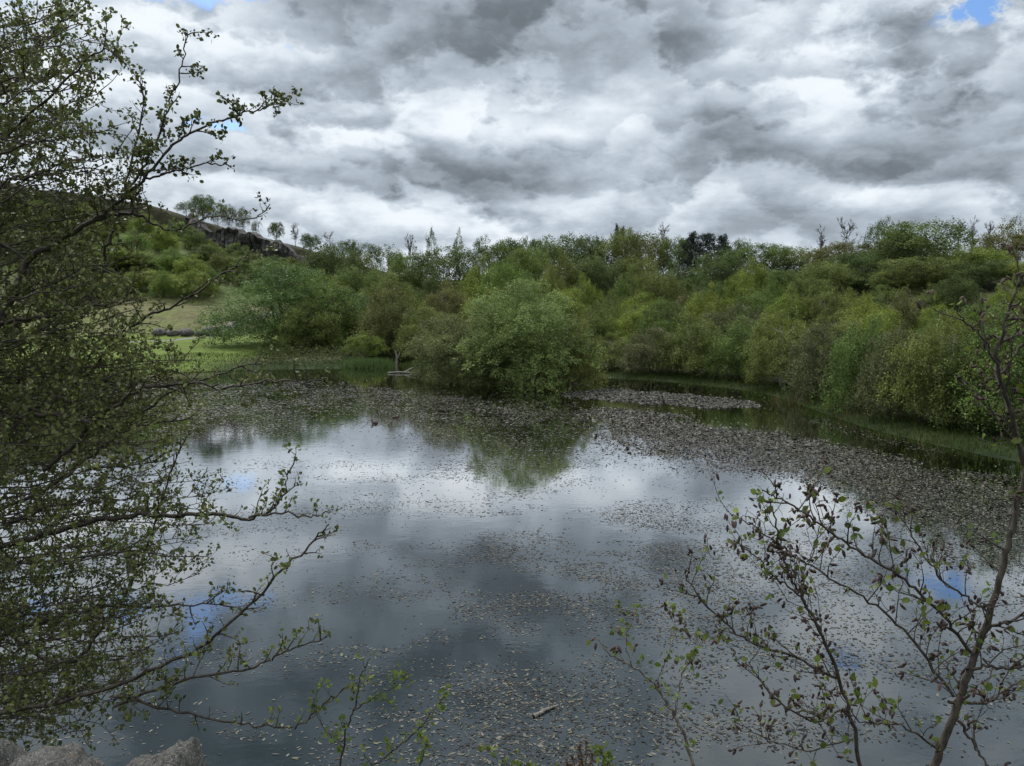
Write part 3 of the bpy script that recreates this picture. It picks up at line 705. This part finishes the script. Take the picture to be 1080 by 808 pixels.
# ------------------------------------------------------------------ undergrowth, bank grass, reeds
npt = 75000
ux = rng.uniform(-70, 60, npt); uy = rng.uniform(28, 175, npt); us = pond_sd(ux, uy)
ok = (us > 2.0) & ((ux > -22)) & (abs(ux) < uy * .75 + 4)
ux, uy, us = ux[ok], uy[ok], us[ok]; n_ = len(ux)
P = np.column_stack([ux, uy, terrain(ux, uy)])
P = np.repeat(P, 9, 0) + rng.normal(size=(n_ * 9, 3)) * [.35, .35, 0]; P[:, 2] += rng.random(len(P)) ** 1.5 * 1.1
o = link('undergrowth', poly_mesh('undergrowth', leaf_quads(P, rng.uniform(.1, .24, len(P)), .5, .2).reshape(-1, 3), 4, M['leaf'])); o.color = (.055, .068, .024, 1)
tag(o, kind='stuff')
def blades(x, y, h, wd, mat, name):
    z = terrain(x, y); z = np.where(z < 0, -.05, z); n = len(x); th = rng.uniform(0, 6.28, n)
    b0 = np.column_stack([x, y, z]); s = np.column_stack([np.cos(th), np.sin(th), 0 * x]) * wd / 2
    lean = np.column_stack([rng.normal(0, .28, n), rng.normal(0, .28, n), np.ones(n)]) * h[:, None]
    return tag(link(name, poly_mesh(name, np.stack([b0 - s, b0 + s, b0 + s * .5 + lean * .6, b0 + lean], 1).reshape(-1, 3), 4, mat)), kind='stuff')
npt = 420000
bx = rng.uniform(-45, 30, npt); by = rng.uniform(20, 84, npt); bs = pond_sd(bx, by)
edge_n = (vnoise(bx, by, 2.2, 41) - .5) * 1.8 + (vnoise(bx, by, .7, 42) - .5) * .8
dn = np.where((bs > -.35 + edge_n) & (bs < 2.6 + edge_n * 1.4), .7, 0) * (1 - .6 * sstep(1.5, 4, bs)) * (by > 18)
dn = np.where((bx < -20) & (bs > 0) & (bs < 14), .3, dn)
k = rng.random(npt) < dn; bx, by = bx[k], by[k]
dk = (rng.random(len(bx)) < np.clip(vnoise(bx, by, 2.5, 51) * 1.6 - 1.0, .02, .6)) & (bx > 2)
blades(bx[dk], by[dk], rng.uniform(.2, .6, dk.sum()), .028, M['dead_grass'], 'dead_grass')
bx, by = bx[~dk], by[~dk]
blades(bx, by, rng.uniform(.12, .34, len(bx)) * np.where(by > 60, .8, 1), .03, M['grass'], 'bank_grass')
rp = np.array([ground(px, 388)[:2] for px in np.linspace(372, 405, 40)]); rx = rp[rng.integers(0, 40, 2600)] + rng.normal(0, .5, (2600, 2))
blades(rx[:, 0], rx[:, 1] + .4, rng.uniform(.5, 1.0, 2600), .035, M['reed'], 'reeds')

# ------------------------------------------------------------------ rocks
def boulder(name, loc, size, seed, mat, label, group, flat=.0, sub=5, amp=.22):
    import bmesh
    bm = bmesh.new(); bmesh.ops.create_icosphere(bm, subdivisions=sub, radius=1)
    from mathutils import noise as mn
    off = Vector((seed * 7.3, seed * 3.1, seed))
    for v in bm.verts:
        c = v.co.copy()
        d = mn.fractal(c * 1.1 + off, .9, 2.1, 6) * amp * .7 + mn.noise(c * .8 + off) * .12
        q = Vector([math.copysign(abs(t) ** .72, t) for t in c])
        v.co = q * (1 + d) + c * mn.fractal(c * 6 + off, .8, 2, 4) * .035
    me = bpy.data.meshes.new(name); bm.to_mesh(me); bm.free()
    for p in me.polygons: p.use_smooth = True
    me.materials.append(mat)
    o = link(name, me); o.location = loc; o.scale = size; o.rotation_euler.z = seed
    return tag(o, label, 'boulder', group)
NB = 'lichen-mottled boulders at the lower left corner'
def near_rock(px, py, depth, size, seed, label):
    p = at(px, py, depth); boulder('boulder', p - np.array([0, 0, size[2]]), size, seed, M['boulder'], label, NB)
near_rock(170, 797, 1.75, (.092, .11, .22), 3, 'rounded grey boulder with a dark pit, right one of three at lower left')
near_rock(50, 798, 1.7, (.125, .11, .22), 5, 'long flat-topped boulder with orange lichen, middle of three at lower left')
near_rock(-20, 777, 1.9, (.075, .10, .24), 8, 'tan boulder in the bottom left corner, taller than its neighbours')
BG = 'dark boulders by the path on the far meadow'
for px, py, w_, seed, lab in [(223, 343, 1.1, 2, 'largest dark boulder where the far path turns'), (212, 345, .7, 4, 'smaller dark boulder just left of the largest one by the path'),
                              (197, 341, .8, 6, 'dark boulder second from the right in the far row'), (182, 340, .7, 9, 'low dark boulder in the middle of the far row'), (168, 340, .8, 11, 'dark boulder at the left end of the far row')]:
    Y = 101.; p = at_y(px, py, Y); boulder('boulder', (p[0], Y, tz(p[0], Y) + w_ * .35), (w_, w_, w_ * .62), seed, M['dark_rock'], lab, BG, sub=3)

# ------------------------------------------------------------------ ducks, stick, log, stump
def duck(px, py, rz, label):
    p = ground(px, py)
    o = empty('duck', p, label, 'duck', 'ducks on the pond'); o.rotation_euler.z = rz
    body = [(-.27, .05, .015), (-.22, .06, .05), (-.12, .055, .085), (0, .05, .1), (.1, .055, .085), (.15, .1, .05), (.17, .16, .036), (.185, .2, .046), (.215, .212, .04), (.245, .205, .012)]
    link('body', tubes_mesh('duck_body', [(np.array([(a, 0, z) for a, z, r in body]), [r for a, z, r in body])], M['cone'], 10), o)
    o.scale = (.75,) * 3
    link('bill', tubes_mesh('duck_bill', [(np.array([(.24, 0, .2), (.265, 0, .193), (.29, 0, .188)]), [.014, .012, .006])], M['seed'], 6), o)
duck(395, 447, 2.6, 'small dark duck swimming on the open water nearer the camera')
duck(418, 441, .4, 'tiny dark duck further right at the edge of the floating leaves')
p0, p1 = ground(563, 757), ground(588, 745)
q = spline([p0 + [0, 0, .015], (p0 + p1) / 2 + [0, .01, .02], p1 + [0, 0, .012]], 5, .003)
st = empty('floating_stick', p0, 'short pale broken stick floating among the leaves near the bottom centre', 'stick')
link('stick', tubes_mesh('stick', [(q - p0, np.linspace(.024, .013, len(q))), (np.array([q[6], q[6] + [.02, .05, .05]]) - p0, [.009, .004])], M['dead_wood'], 8), st)
lg = ground(424, 394); o = empty('driftwood_log', lg, 'pale driftwood log lying on the water left of the island willows', 'log')
link('log', tubes_mesh('log', [(spline([[-1.1, 0, .05], [-.3, .2, .1], [.6, .1, .06], [1.3, .3, .04]], 5), np.linspace(.06, .04, 16)), (np.array([[.1, .2, .05], [.6, .9, .35], [.9, 1.2, .42]]), [.06, .04, .02])], M['dead_wood'], 7), o)
sp = ground(418, 384); o = empty('dead_stump', (sp[0], sp[1], -.1), 'pale dead trunk standing upright in the pond inlet', 'stump')
link('trunk', tubes_mesh('stump', [(spline([[0, 0, 0], [.05, 0, .6], [-.03, 0, 1.1], [-.1, 0, 1.35]], 5), np.linspace(.11, .06, 16)), (np.array([[.02, 0, .5], [.3, 0, 1.0], [.35, 0, 1.2]]), [.08, .06, .04]),
     ], M['dead_wood'], 7), o)

# ------------------------------------------------------------------ foreground branches
def grow(main, r0, r1, rg, out, leaves, tips, every=.055, tw=(.10, .30), nsub=3, leafsize=.03, up=.25, dens=1.0, level=0, bias=(0, 0, 0), start=.0, fork=.55):
    """tube along `main` (n,3) with twigs, sub-twigs and leaf points"""
    main = np.asarray(main); n = len(main)
    out.append((main, np.linspace(r0, r1, n)))
    seg = np.linalg.norm(np.diff(main, axis=0), axis=1); cum = np.concatenate([[0], np.cumsum(seg)]); tot = cum[-1]
    d = tot * start + rg.uniform(0, every)
    bias = np.array(bias, float)
    while d < tot:
        f = d / tot; i = int(np.searchsorted(cum, d)) - 1; i = max(0, min(i, n - 2))
        t = (d - cum[i]) / max(seg[i], 1e-6); p = main[i] + (main[i + 1] - main[i]) * t
        tg = unit(main[i + 1] - main[i])
        dv = unit(tg * fork + unit(rg.normal(size=3)) * .75 + np.array([0, 0, up]) + bias)
        L = rg.uniform(*tw) * (1 - .35 * f)
        k = 5; w1 = rg.normal(size=3) * .25
        pts = [p]
        for q in range(k):
            dv = unit(dv + w1 * .25 + rg.normal(size=3) * .16 + np.array([0, 0, up * .22])); pts.append(pts[-1] + dv * L / k)
        pts = np.array(pts); rr = max(.0009, min(r0 * .45, .003 + L * .004))
        if level == 0 and L > tw[0] * 1.1 and nsub > 0:
            grow(pts, rr, .0008, rg, out, leaves, tips, every * 1.0, (tw[0] * .3, tw[1] * .38), 0, leafsize, up, dens, 1, bias, .15, fork)
        else:
            out.append((pts, np.linspace(min(rr, .0016), .0007, k + 1)))
        m_ = rg.poisson(dens * (3.2 if level else 2.2))
        for q in range(m_):
            j = rg.integers(2, k + 1); leaves.append(pts[j] + rg.normal(size=3) * .006)
        tips.append(pts[-1]); d += every * rg.uniform(.6, 1.4)
    tips.append(main[-1])
    for q in range(rg.poisson(3 * dens)): leaves.append(main[-1] + rg.normal(size=3) * .01)
def leaf_mesh(name, pts, size, mat, rg, asp=.72, up=.3):
    """broad rounded leaves, 6 corners, hinged at the twig"""
    P = np.array(pts); n = len(P)
    nor = unit(unit(rg.normal(size=(n, 3))) + [0, 0, up]); d = unit(np.cross(nor, unit(rg.normal(size=(n, 3))))); d = unit(d + [0, 0, .15]); s = unit(np.cross(nor, d)); nor = np.cross(d, s)
    L = (size * rg.uniform(.55, 1.3, n))[:, None]
    cup = nor * L * rg.uniform(-.05, .22, n)[:, None]
    V = np.stack([P, P + d * L * .3 + s * L * asp * .42 + cup, P + d * L * .72 + s * L * asp * .42 + cup * .8, P + d * L, P + d * L * .72 - s * L * asp * .42 + cup * .8, P + d * L * .3 - s * L * asp * .42 + cup], 1)
    # two quads sharing the midrib, so the blade folds
    Q = V.reshape(-1, 3).astype(np.float32); idx = np.arange(n)[:, None] * 6
    F = np.stack([idx + [0, 1, 2, 3], idx + [0, 3, 4, 5]], 1).reshape(-1, 4).astype(np.int32)
    me = bpy.data.meshes.new(name); me.vertices.add(len(Q)); me.vertices.foreach_set('co', Q.ravel()); me.loops.add(F.size); me.loops.foreach_set('vertex_index', F.ravel())
    me.polygons.add(len(F)); me.polygons.foreach_set('loop_start', np.arange(0, F.size, 4, dtype=np.int32)); me.update(calc_edges=True); me.materials.append(mat)
    return me
def px_line(l, d0, d1=None, per=6, wob=.004, rg=None):
    d1 = d0 if d1 is None else d1; k = len(l)
    return spline([at(a, b, d0 + (d1 - d0) * i / (k - 1)) for i, (a, b) in enumerate(l)], per, wob, rg)

# --- tree reaching in from the left edge
def near_tree(name, label, cat, root, mains, fill, seed, leafsize, stem_r, dens=1.0):
    rg = np.random.default_rng(seed)
    o = empty(name, root, label, cat)
    tubes, leaves, tips = [], [], []
    for (l, d0, d1, r0, dn, tw) in mains:
        grow(px_line(l, d0, d1, 7, .004, rg), r0, .0022, rg, tubes, leaves, tips, .042, tw, 3, leafsize, .25, dn * dens)
    for (l, d0, d1, r0, dn, tw) in fill:
        grow(px_line(l, d0, d1, 5, .012, rg), r0, .0016, rg, tubes, leaves, tips, .046, tw, 3, leafsize, .22, dn * dens)
    stems = []
    for k in range(3):
        tgt = at(-90 - 60 * k, 520 - 230 * k, 3.6 + .2 * k)
        stems.append((spline([root + [rg.normal(0, .1), rg.normal(0, .1), -.3], root * .45 + tgt * .55 + rg.normal(0, .1, 3), tgt, tgt + [.1, .1, 1.0]], 6, .006, rg), np.linspace(stem_r, stem_r * .4, 19)))
    off = np.array(root)
    link('trunk', tubes_mesh('trunk', [(a - off, b) for a, b in stems], M['near_bark'], 8), o)
    link('branches', tubes_mesh('branches', [(a - off, b) for a, b in tubes], M['near_bark'], 4), o)
    link('foliage', leaf_mesh('foliage', np.array(leaves) - off, leafsize, M['near_leaf'], rg), o)
    print(name, len(tubes), 'tubes', len(leaves), 'leaves')
rgf = np.random.default_rng(11)
EDGEY = [0, 40, 100, 150, 200, 250, 300, 350, 400, 450, 500, 550, 600, 650, 700, 750, 800]
EDGEX = [92, 120, 118, 140, 150, 150, 150, 170, 215, 225, 240, 255, 225, 210, 200, 150, 110]
def fills(y0, y1, n, rise):
    out = []
    for k in range(n):
        ye = y0 + (y1 - y0) * (k + rgf.random()) / n; xe = np.interp(ye, EDGEY, EDGEX) * rgf.uniform(.45, 1.0)
        ys = ye + rgf.uniform(.3, 1.0) * rise + rgf.normal(0, 15); xs = rgf.uniform(-120, -30); d = rgf.uniform(2.7, 4.6)
        out.append(([(xs, ys), (xs * .6 + xe * .4, ys * .55 + ye * .45 + rgf.normal(0, 10)), (xe, ye)], d + rgf.normal(0, .2), d, rgf.uniform(.003, .0065), 1.0, (.08, .26)))
    return out
UPM = [
    ([(-60, 420), (0, 338), (30, 275), (62, 254), (97, 234), (126, 226), (150, 228), (172, 241), (190, 243)], 3.1, 3.2, .017, .7, (.06, .2)),
    ([(97, 234), (130, 208), (150, 190), (178, 158), (205, 138), (240, 124), (270, 116), (303, 106)], 3.15, 3.1, .008, 1.9, (.06, .17)),
    ([(128, 212), (150, 178), (165, 150), (178, 112), (190, 75), (198, 32)], 3.15, 3.25, .007, 1.2, (.05, .16)),
    ([(150, 190), (180, 182), (215, 172), (243, 176)], 3.15, 3.1, .005, 1.1, (.05, .14)),
    ([(-50, 470), (20, 400), (60, 342), (103, 300), (112, 262), (130, 205), (150, 120), (148, 80)], 3.5, 3.4, .013, .8, (.08, .22)),
    ([(-40, 345), (40, 335), (105, 322), (128, 318), (150, 316)], 3.0, 2.9, .008, .6, (.06, .16)),
    ([(-30, 440), (60, 420), (140, 345), (185, 322), (240, 285), (262, 268)], 3.4, 3.3, .009, .8, (.06, .2)),
    ([(-60, 250), (10, 262), (45, 305), (62, 330)], 3.2, 3.2, .009, .6, (.06, .2)),
    ([(-60, 200), (0, 150), (60, 95), (105, 55), (128, 62)], 3.3, 3.2, .009, 1.2, (.07, .22)),
    ([(-60, 160), (10, 90), (60, 30), (90, 2)], 3.4, 3.3, .008, 1.3, (.07, .22)),
    ([(190, 243), (225, 228), (262, 232), (285, 216)], 3.2, 3.25, .0035, .5, (.04, .10))]
LOM = [
    ([(-60, 430), (0, 440), (50, 438), (97, 446), (125, 453), (160, 447), (205, 440)], 2.9, 2.8, .012, .7, (.06, .2)),
    ([(45, 495), (80, 468), (97, 446), (122, 428), (150, 410), (200, 404), (240, 408), (290, 402), (345, 404)], 2.9, 2.9, .009, 1.0, (.06, .18)),
    ([(-60, 592), (0, 577), (60, 560), (120, 546), (180, 544), (230, 543), (262, 548), (285, 538), (300, 520), (302, 498)], 3.0, 2.9, .013, .8, (.06, .2)),
    ([(262, 546), (300, 540), (328, 546), (346, 540)], 2.9, 2.9, .004, .8, (.04, .1)),
    ([(-40, 760), (80, 735), (170, 704), (235, 664), (290, 610), (330, 570), (346, 552)], 2.7, 2.6, .008, .6, (.05, .15)),
    ([(120, 745), (190, 718), (262, 706), (300, 688), (345, 672)], 2.6, 2.6, .006, 1.0, (.05, .15)),
    ([(120, 735), (180, 748), (220, 758), (270, 765), (311, 769)], 2.6, 2.6, .006, .35, (.04, .10)),
    ([(311, 769), (335, 748), (362, 728), (392, 716)], 2.6, 2.6, .003, .5, (.03, .08)),
    ([(-60, 690), (30, 660), (110, 640), (180, 640), (235, 636)], 3.2, 3.1, .009, .9, (.07, .22)),
    ([(-60, 560), (40, 520), (110, 470), (170, 420), (230, 395), (280, 380)], 3.4, 3.3, .009, 1.0, (.07, .2)),
    ([(-30, 640), (60, 700), (110, 660), (150, 590), (180, 500), (200, 455)], 3.6, 3.5, .01, .8, (.08, .22))]
root1 = np.array([-3.9, 3.6, 2.2]); root2 = np.array([-3.2, 2.9, 2.4])
near_tree('overhanging_tree', 'tall leafy tree reaching in from the left edge, its dark sprays against the sky', 'tree', root1, UPM, fills(0, 400, 70, 90), 21, .017, .05, 1.9)
near_tree('overhanging_shrub', 'dense tangled leafy shrub overhanging the water at lower left behind the boulders', 'shrub', root2, LOM, fills(380, 770, 78, 40), 22, .0165, .035, 1.6)

# --- alder saplings on the right
def catkins(name, pts, rg, L=.02, r=.0045):
    lines = []
    for p in pts:
        d = unit(rg.normal(size=3) * .5 + [0, 0, -.6]); l = L * rg.uniform(.6, 1.3)
        lines.append((np.array([p, p + d * l * .25, p + d * l * .7, p + d * l]), np.array([.3, 1, .9, .25]) * r * rg.uniform(.7, 1.2)))
    return tubes_mesh(name, lines, M['cone'], 5)
CONES = []
def cone_parts(o, tips, rg, share, off):
    if not CONES:
        for k in range(3): CONES.append(catkins('cone', [np.zeros(3)], rg, .02, .0048))
    tp = np.array(tips); tp = tp[rg.random(len(tp)) < share]; tp = tp[np.argsort(-tp[:, 2])]
    tp = np.repeat(tp, 2, 0); tp = tp + rg.normal(size=tp.shape) * .008 - off
    for k, p in enumerate(tp[:100]):
        c = link('cone', CONES[k % 3], o); c.location = p; c.rotation_euler = rg.normal(0, .5, 3); c.scale = (rg.uniform(.7, 1.2),) * 3
    if len(tp) > 100: tag(link('cones', catkins('cones', tp[100:], rg), o), kind='stuff')
def sapling(name, label, root, mains, seed, dens, cone, leafsize=.032, cat='sapling', bark='near_bark', every=.05, tw=(.05, .2), lm='alder_leaf', group=None, up=.3):
    rg = np.random.default_rng(seed); o = empty(name, root, label, cat, group); off = np.array(root)
    trunk, tubes, leaves, tips = [], [], [], []
    for i, (l, d0, d1, r0, r1) in enumerate(mains):
        ln = px_line(l, d0, d1, 7, .003, rg)
        if i == 0:
            ln = np.vstack([spline([root - [0, 0, .2], (np.array(root) + ln[0]) / 2 + rg.normal(0, .03, 3)], 5)[:-1], ln]); trunk.append((ln, np.linspace(r0, r1, len(ln))))
            dummy = []
            grow(ln[6:], r0 * .5, r1, rg, dummy, leaves, tips, every * 1.6, tw, 3, leafsize, up, dens, 0, (0, 0, 0), .2); tubes += dummy[1:]
        else: grow(ln, r0, r1, rg, tubes, leaves, tips, every, tw, 3, leafsize, up, dens)
    link('trunk', tubes_mesh('trunk', [(a - off, b) for a, b in trunk], M[bark], 9), o)
    link('branches', tubes_mesh('branches', [(a - off, b) for a, b in tubes], M[bark], 4), o)
    if leaves: link('foliage', leaf_mesh('foliage', np.array(leaves) - off, leafsize, M[lm], rg), o)
    if cone:
        cone_parts(o, tips, rg, cone, off)
    if False:
        tp = np.array(tips); tp = tp[rg.random(len(tp)) < cone]; tp = np.repeat(tp, 2, 0) + rg.normal(size=(len(tp) * 2, 3)) * .007
        link('cones', catkins('cones', tp - off, rg), o)
    print(name, len(tubes), len(leaves))
D = 2.3
sapling('alder_sapling', 'leaning alder sapling with the thickest dark trunk at lower right, leaves and cones', at(960, 900, 2.35) * [1, 1, 1], [
    ([(975, 840), (985, 808), (1002, 765), (1025, 700), (1046, 640), (1064, 575), (1078, 515), (1092, 440), (1100, 350)], D, D, .0128, .006),
    ([(1024, 688), (990, 645), (955, 612), (905, 580), (868, 556), (832, 532), (806, 517)], D, D - .1, .0052, .002),
    ([(1006, 735), (960, 672), (911, 630), (870, 606), (838, 586), (815, 580)], D, D + .15, .0045, .0018),
    ([(1046, 645), (1015, 628), (985, 600), (960, 560), (950, 530)], D, D + .1, .004, .0015),
    ([(1036, 668), (1062, 655), (1095, 645)], D, D, .006, .004),
    ([(1018, 706), (1045, 702), (1075, 705), (1100, 690)], D, D - .1, .005, .003),
    ([(1000, 740), (1040, 742), (1065, 725), (1090, 712)], D, D + .05, .005, .003),
    ([(1010, 760), (1030, 790), (1045, 815)], D, D - .05, .005, .003),
    ([(990, 790), (955, 768), (915, 762), (890, 750)], D, D, .004, .0015),
    ([(1080, 490), (1068, 440), (1052, 388), (1057, 345), (1070, 312), (1078, 290)], D, D - .05, .008, .003),
    ([(1053, 385), (1035, 355), (1018, 338), (1006, 326)], D - .03, D - .05, .004, .0015),
    ([(1056, 395), (1075, 365), (1095, 350)], D, D, .005, .003),
    ([(1075, 470), (1050, 440), (1030, 415), (1010, 402)], D, D, .003, .0012)], 31, .21, .45, .024, every=.034)
sapling('alder_sapling', 'slim upright dark alder stem left of the thick leaning trunk, tipped with dark cones', at(930, 900, 2.5), [
    ([(915, 845), (907, 808), (893, 740), (868, 672), (846, 630), (831, 602), (820, 565), (813, 530)], 2.45, 2.4, .0075, .0022),
    ([(882, 715), (840, 694), (791, 677), (747, 641), (722, 606)], 2.45, 2.5, .005, .0018),
    ([(868, 672), (850, 640), (848, 610), (860, 570), (870, 545)], 2.45, 2.5, .003, .0015),
    ([(846, 630), (815, 606), (795, 585), (783, 575)], 2.45, 2.4, .003, .0013),
    ([(895, 745), (860, 760), (820, 740), (800, 715), (790, 700)], 2.45, 2.4, .004, .0013),
    ([(824, 575), (800, 558), (778, 546), (766, 538)], 2.42, 2.4, .0025, .001),
    ([(900, 780), (850, 790), (810, 780), (775, 760)], 2.45, 2.5, .003, .0013)], 32, .18, .5, .023, every=.034)
sapling('alder_sapling', 'thin pale-barked sapling with yellowish leaf tufts, leftmost of the right-hand saplings', at(745, 900, 2.6), [
    ([(738, 840), (731, 808), (718, 768), (707, 748), (690, 722), (667, 703), (645, 690), (628, 672)], 2.5, 2.5, .0065, .0018),
    ([(712, 755), (716, 725), (725, 700), (740, 680), (760, 668)], 2.5, 2.5, .003, .001),
    ([(692, 725), (705, 690), (712, 665), (710, 645)], 2.5, 2.5, .002, .001),
    ([(667, 703), (660, 680), (665, 655), (668, 645)], 2.5, 2.5, .002, .001)], 33, .8, .35, .018, 'sapling', 'grey_bark', .04, (.03, .11))
sapling('leafy_sapling', 'small green-leaved sapling rising from the bottom edge left of centre', at(350, 900, 2.6), [
    ([(345, 850), (358, 808), (366, 770), (375, 740), (380, 715), (390, 695)], 2.5, 2.5, .004, .0015),
    ([(385, 812), (415, 792), (445, 765), (460, 745), (468, 735)], 2.5, 2.5, .003, .0012),
    ([(372, 750), (395, 735), (420, 722), (434, 714)], 2.5, 2.45, .002, .001),
    ([(362, 790), (340, 765), (332, 740), (336, 725)], 2.5, 2.5, .002, .001),
    ([(430, 830), (445, 800), (450, 780)], 2.45, 2.45, .002, .001)], 34, 1.3, 0, .0165, 'sapling', 'near_bark', .035, (.02, .075))
sapling('leafy_sapling', 'low sprig of green leaf tips at the bottom edge beside the dead seed heads', at(640, 900, 2.4), [
    ([(655, 850), (645, 815), (638, 800), (634, 792)], 2.3, 2.3, .002, .001),
    ([(650, 840), (560, 815), (525, 800), (512, 790)], 2.3, 2.3, .002, .001)], 36, 1.2, 0, .02, 'sapling', 'near_bark', .03, (.015, .04))
rg = np.random.default_rng(35); base = at(612, 860, 2.1); o = empty('dead_plant', base, 'withered brown seed heads poking up at the bottom edge', 'plant')
lines, heads = [], []
for (px, py) in [(618, 778), (611, 785), (604, 796), (598, 800), (625, 792), (613, 800)]:
    p = at(px, py, 2.1 + rg.normal(0, .03)); q = spline([base - [0, 0, .3], (base + p) / 2 + rg.normal(0, .01, 3), p], 5); lines.append((q - base, np.linspace(.0028, .0015, len(q))))
    for k in range(26):
        t = p - np.array([0, 0, 1]) * rg.uniform(0, .06) - base; dd = unit(rg.normal(size=3) + [0, 0, .6]) * rg.uniform(.006, .015)
        heads.append((np.array([t, t + dd * .6, t + dd]), [.0012, .0026, .0008]))
link('stems', tubes_mesh('stems', lines, M['seed'], 5), o); link('seed_heads', tubes_mesh('seed_heads', heads, M['seed'], 4), o)
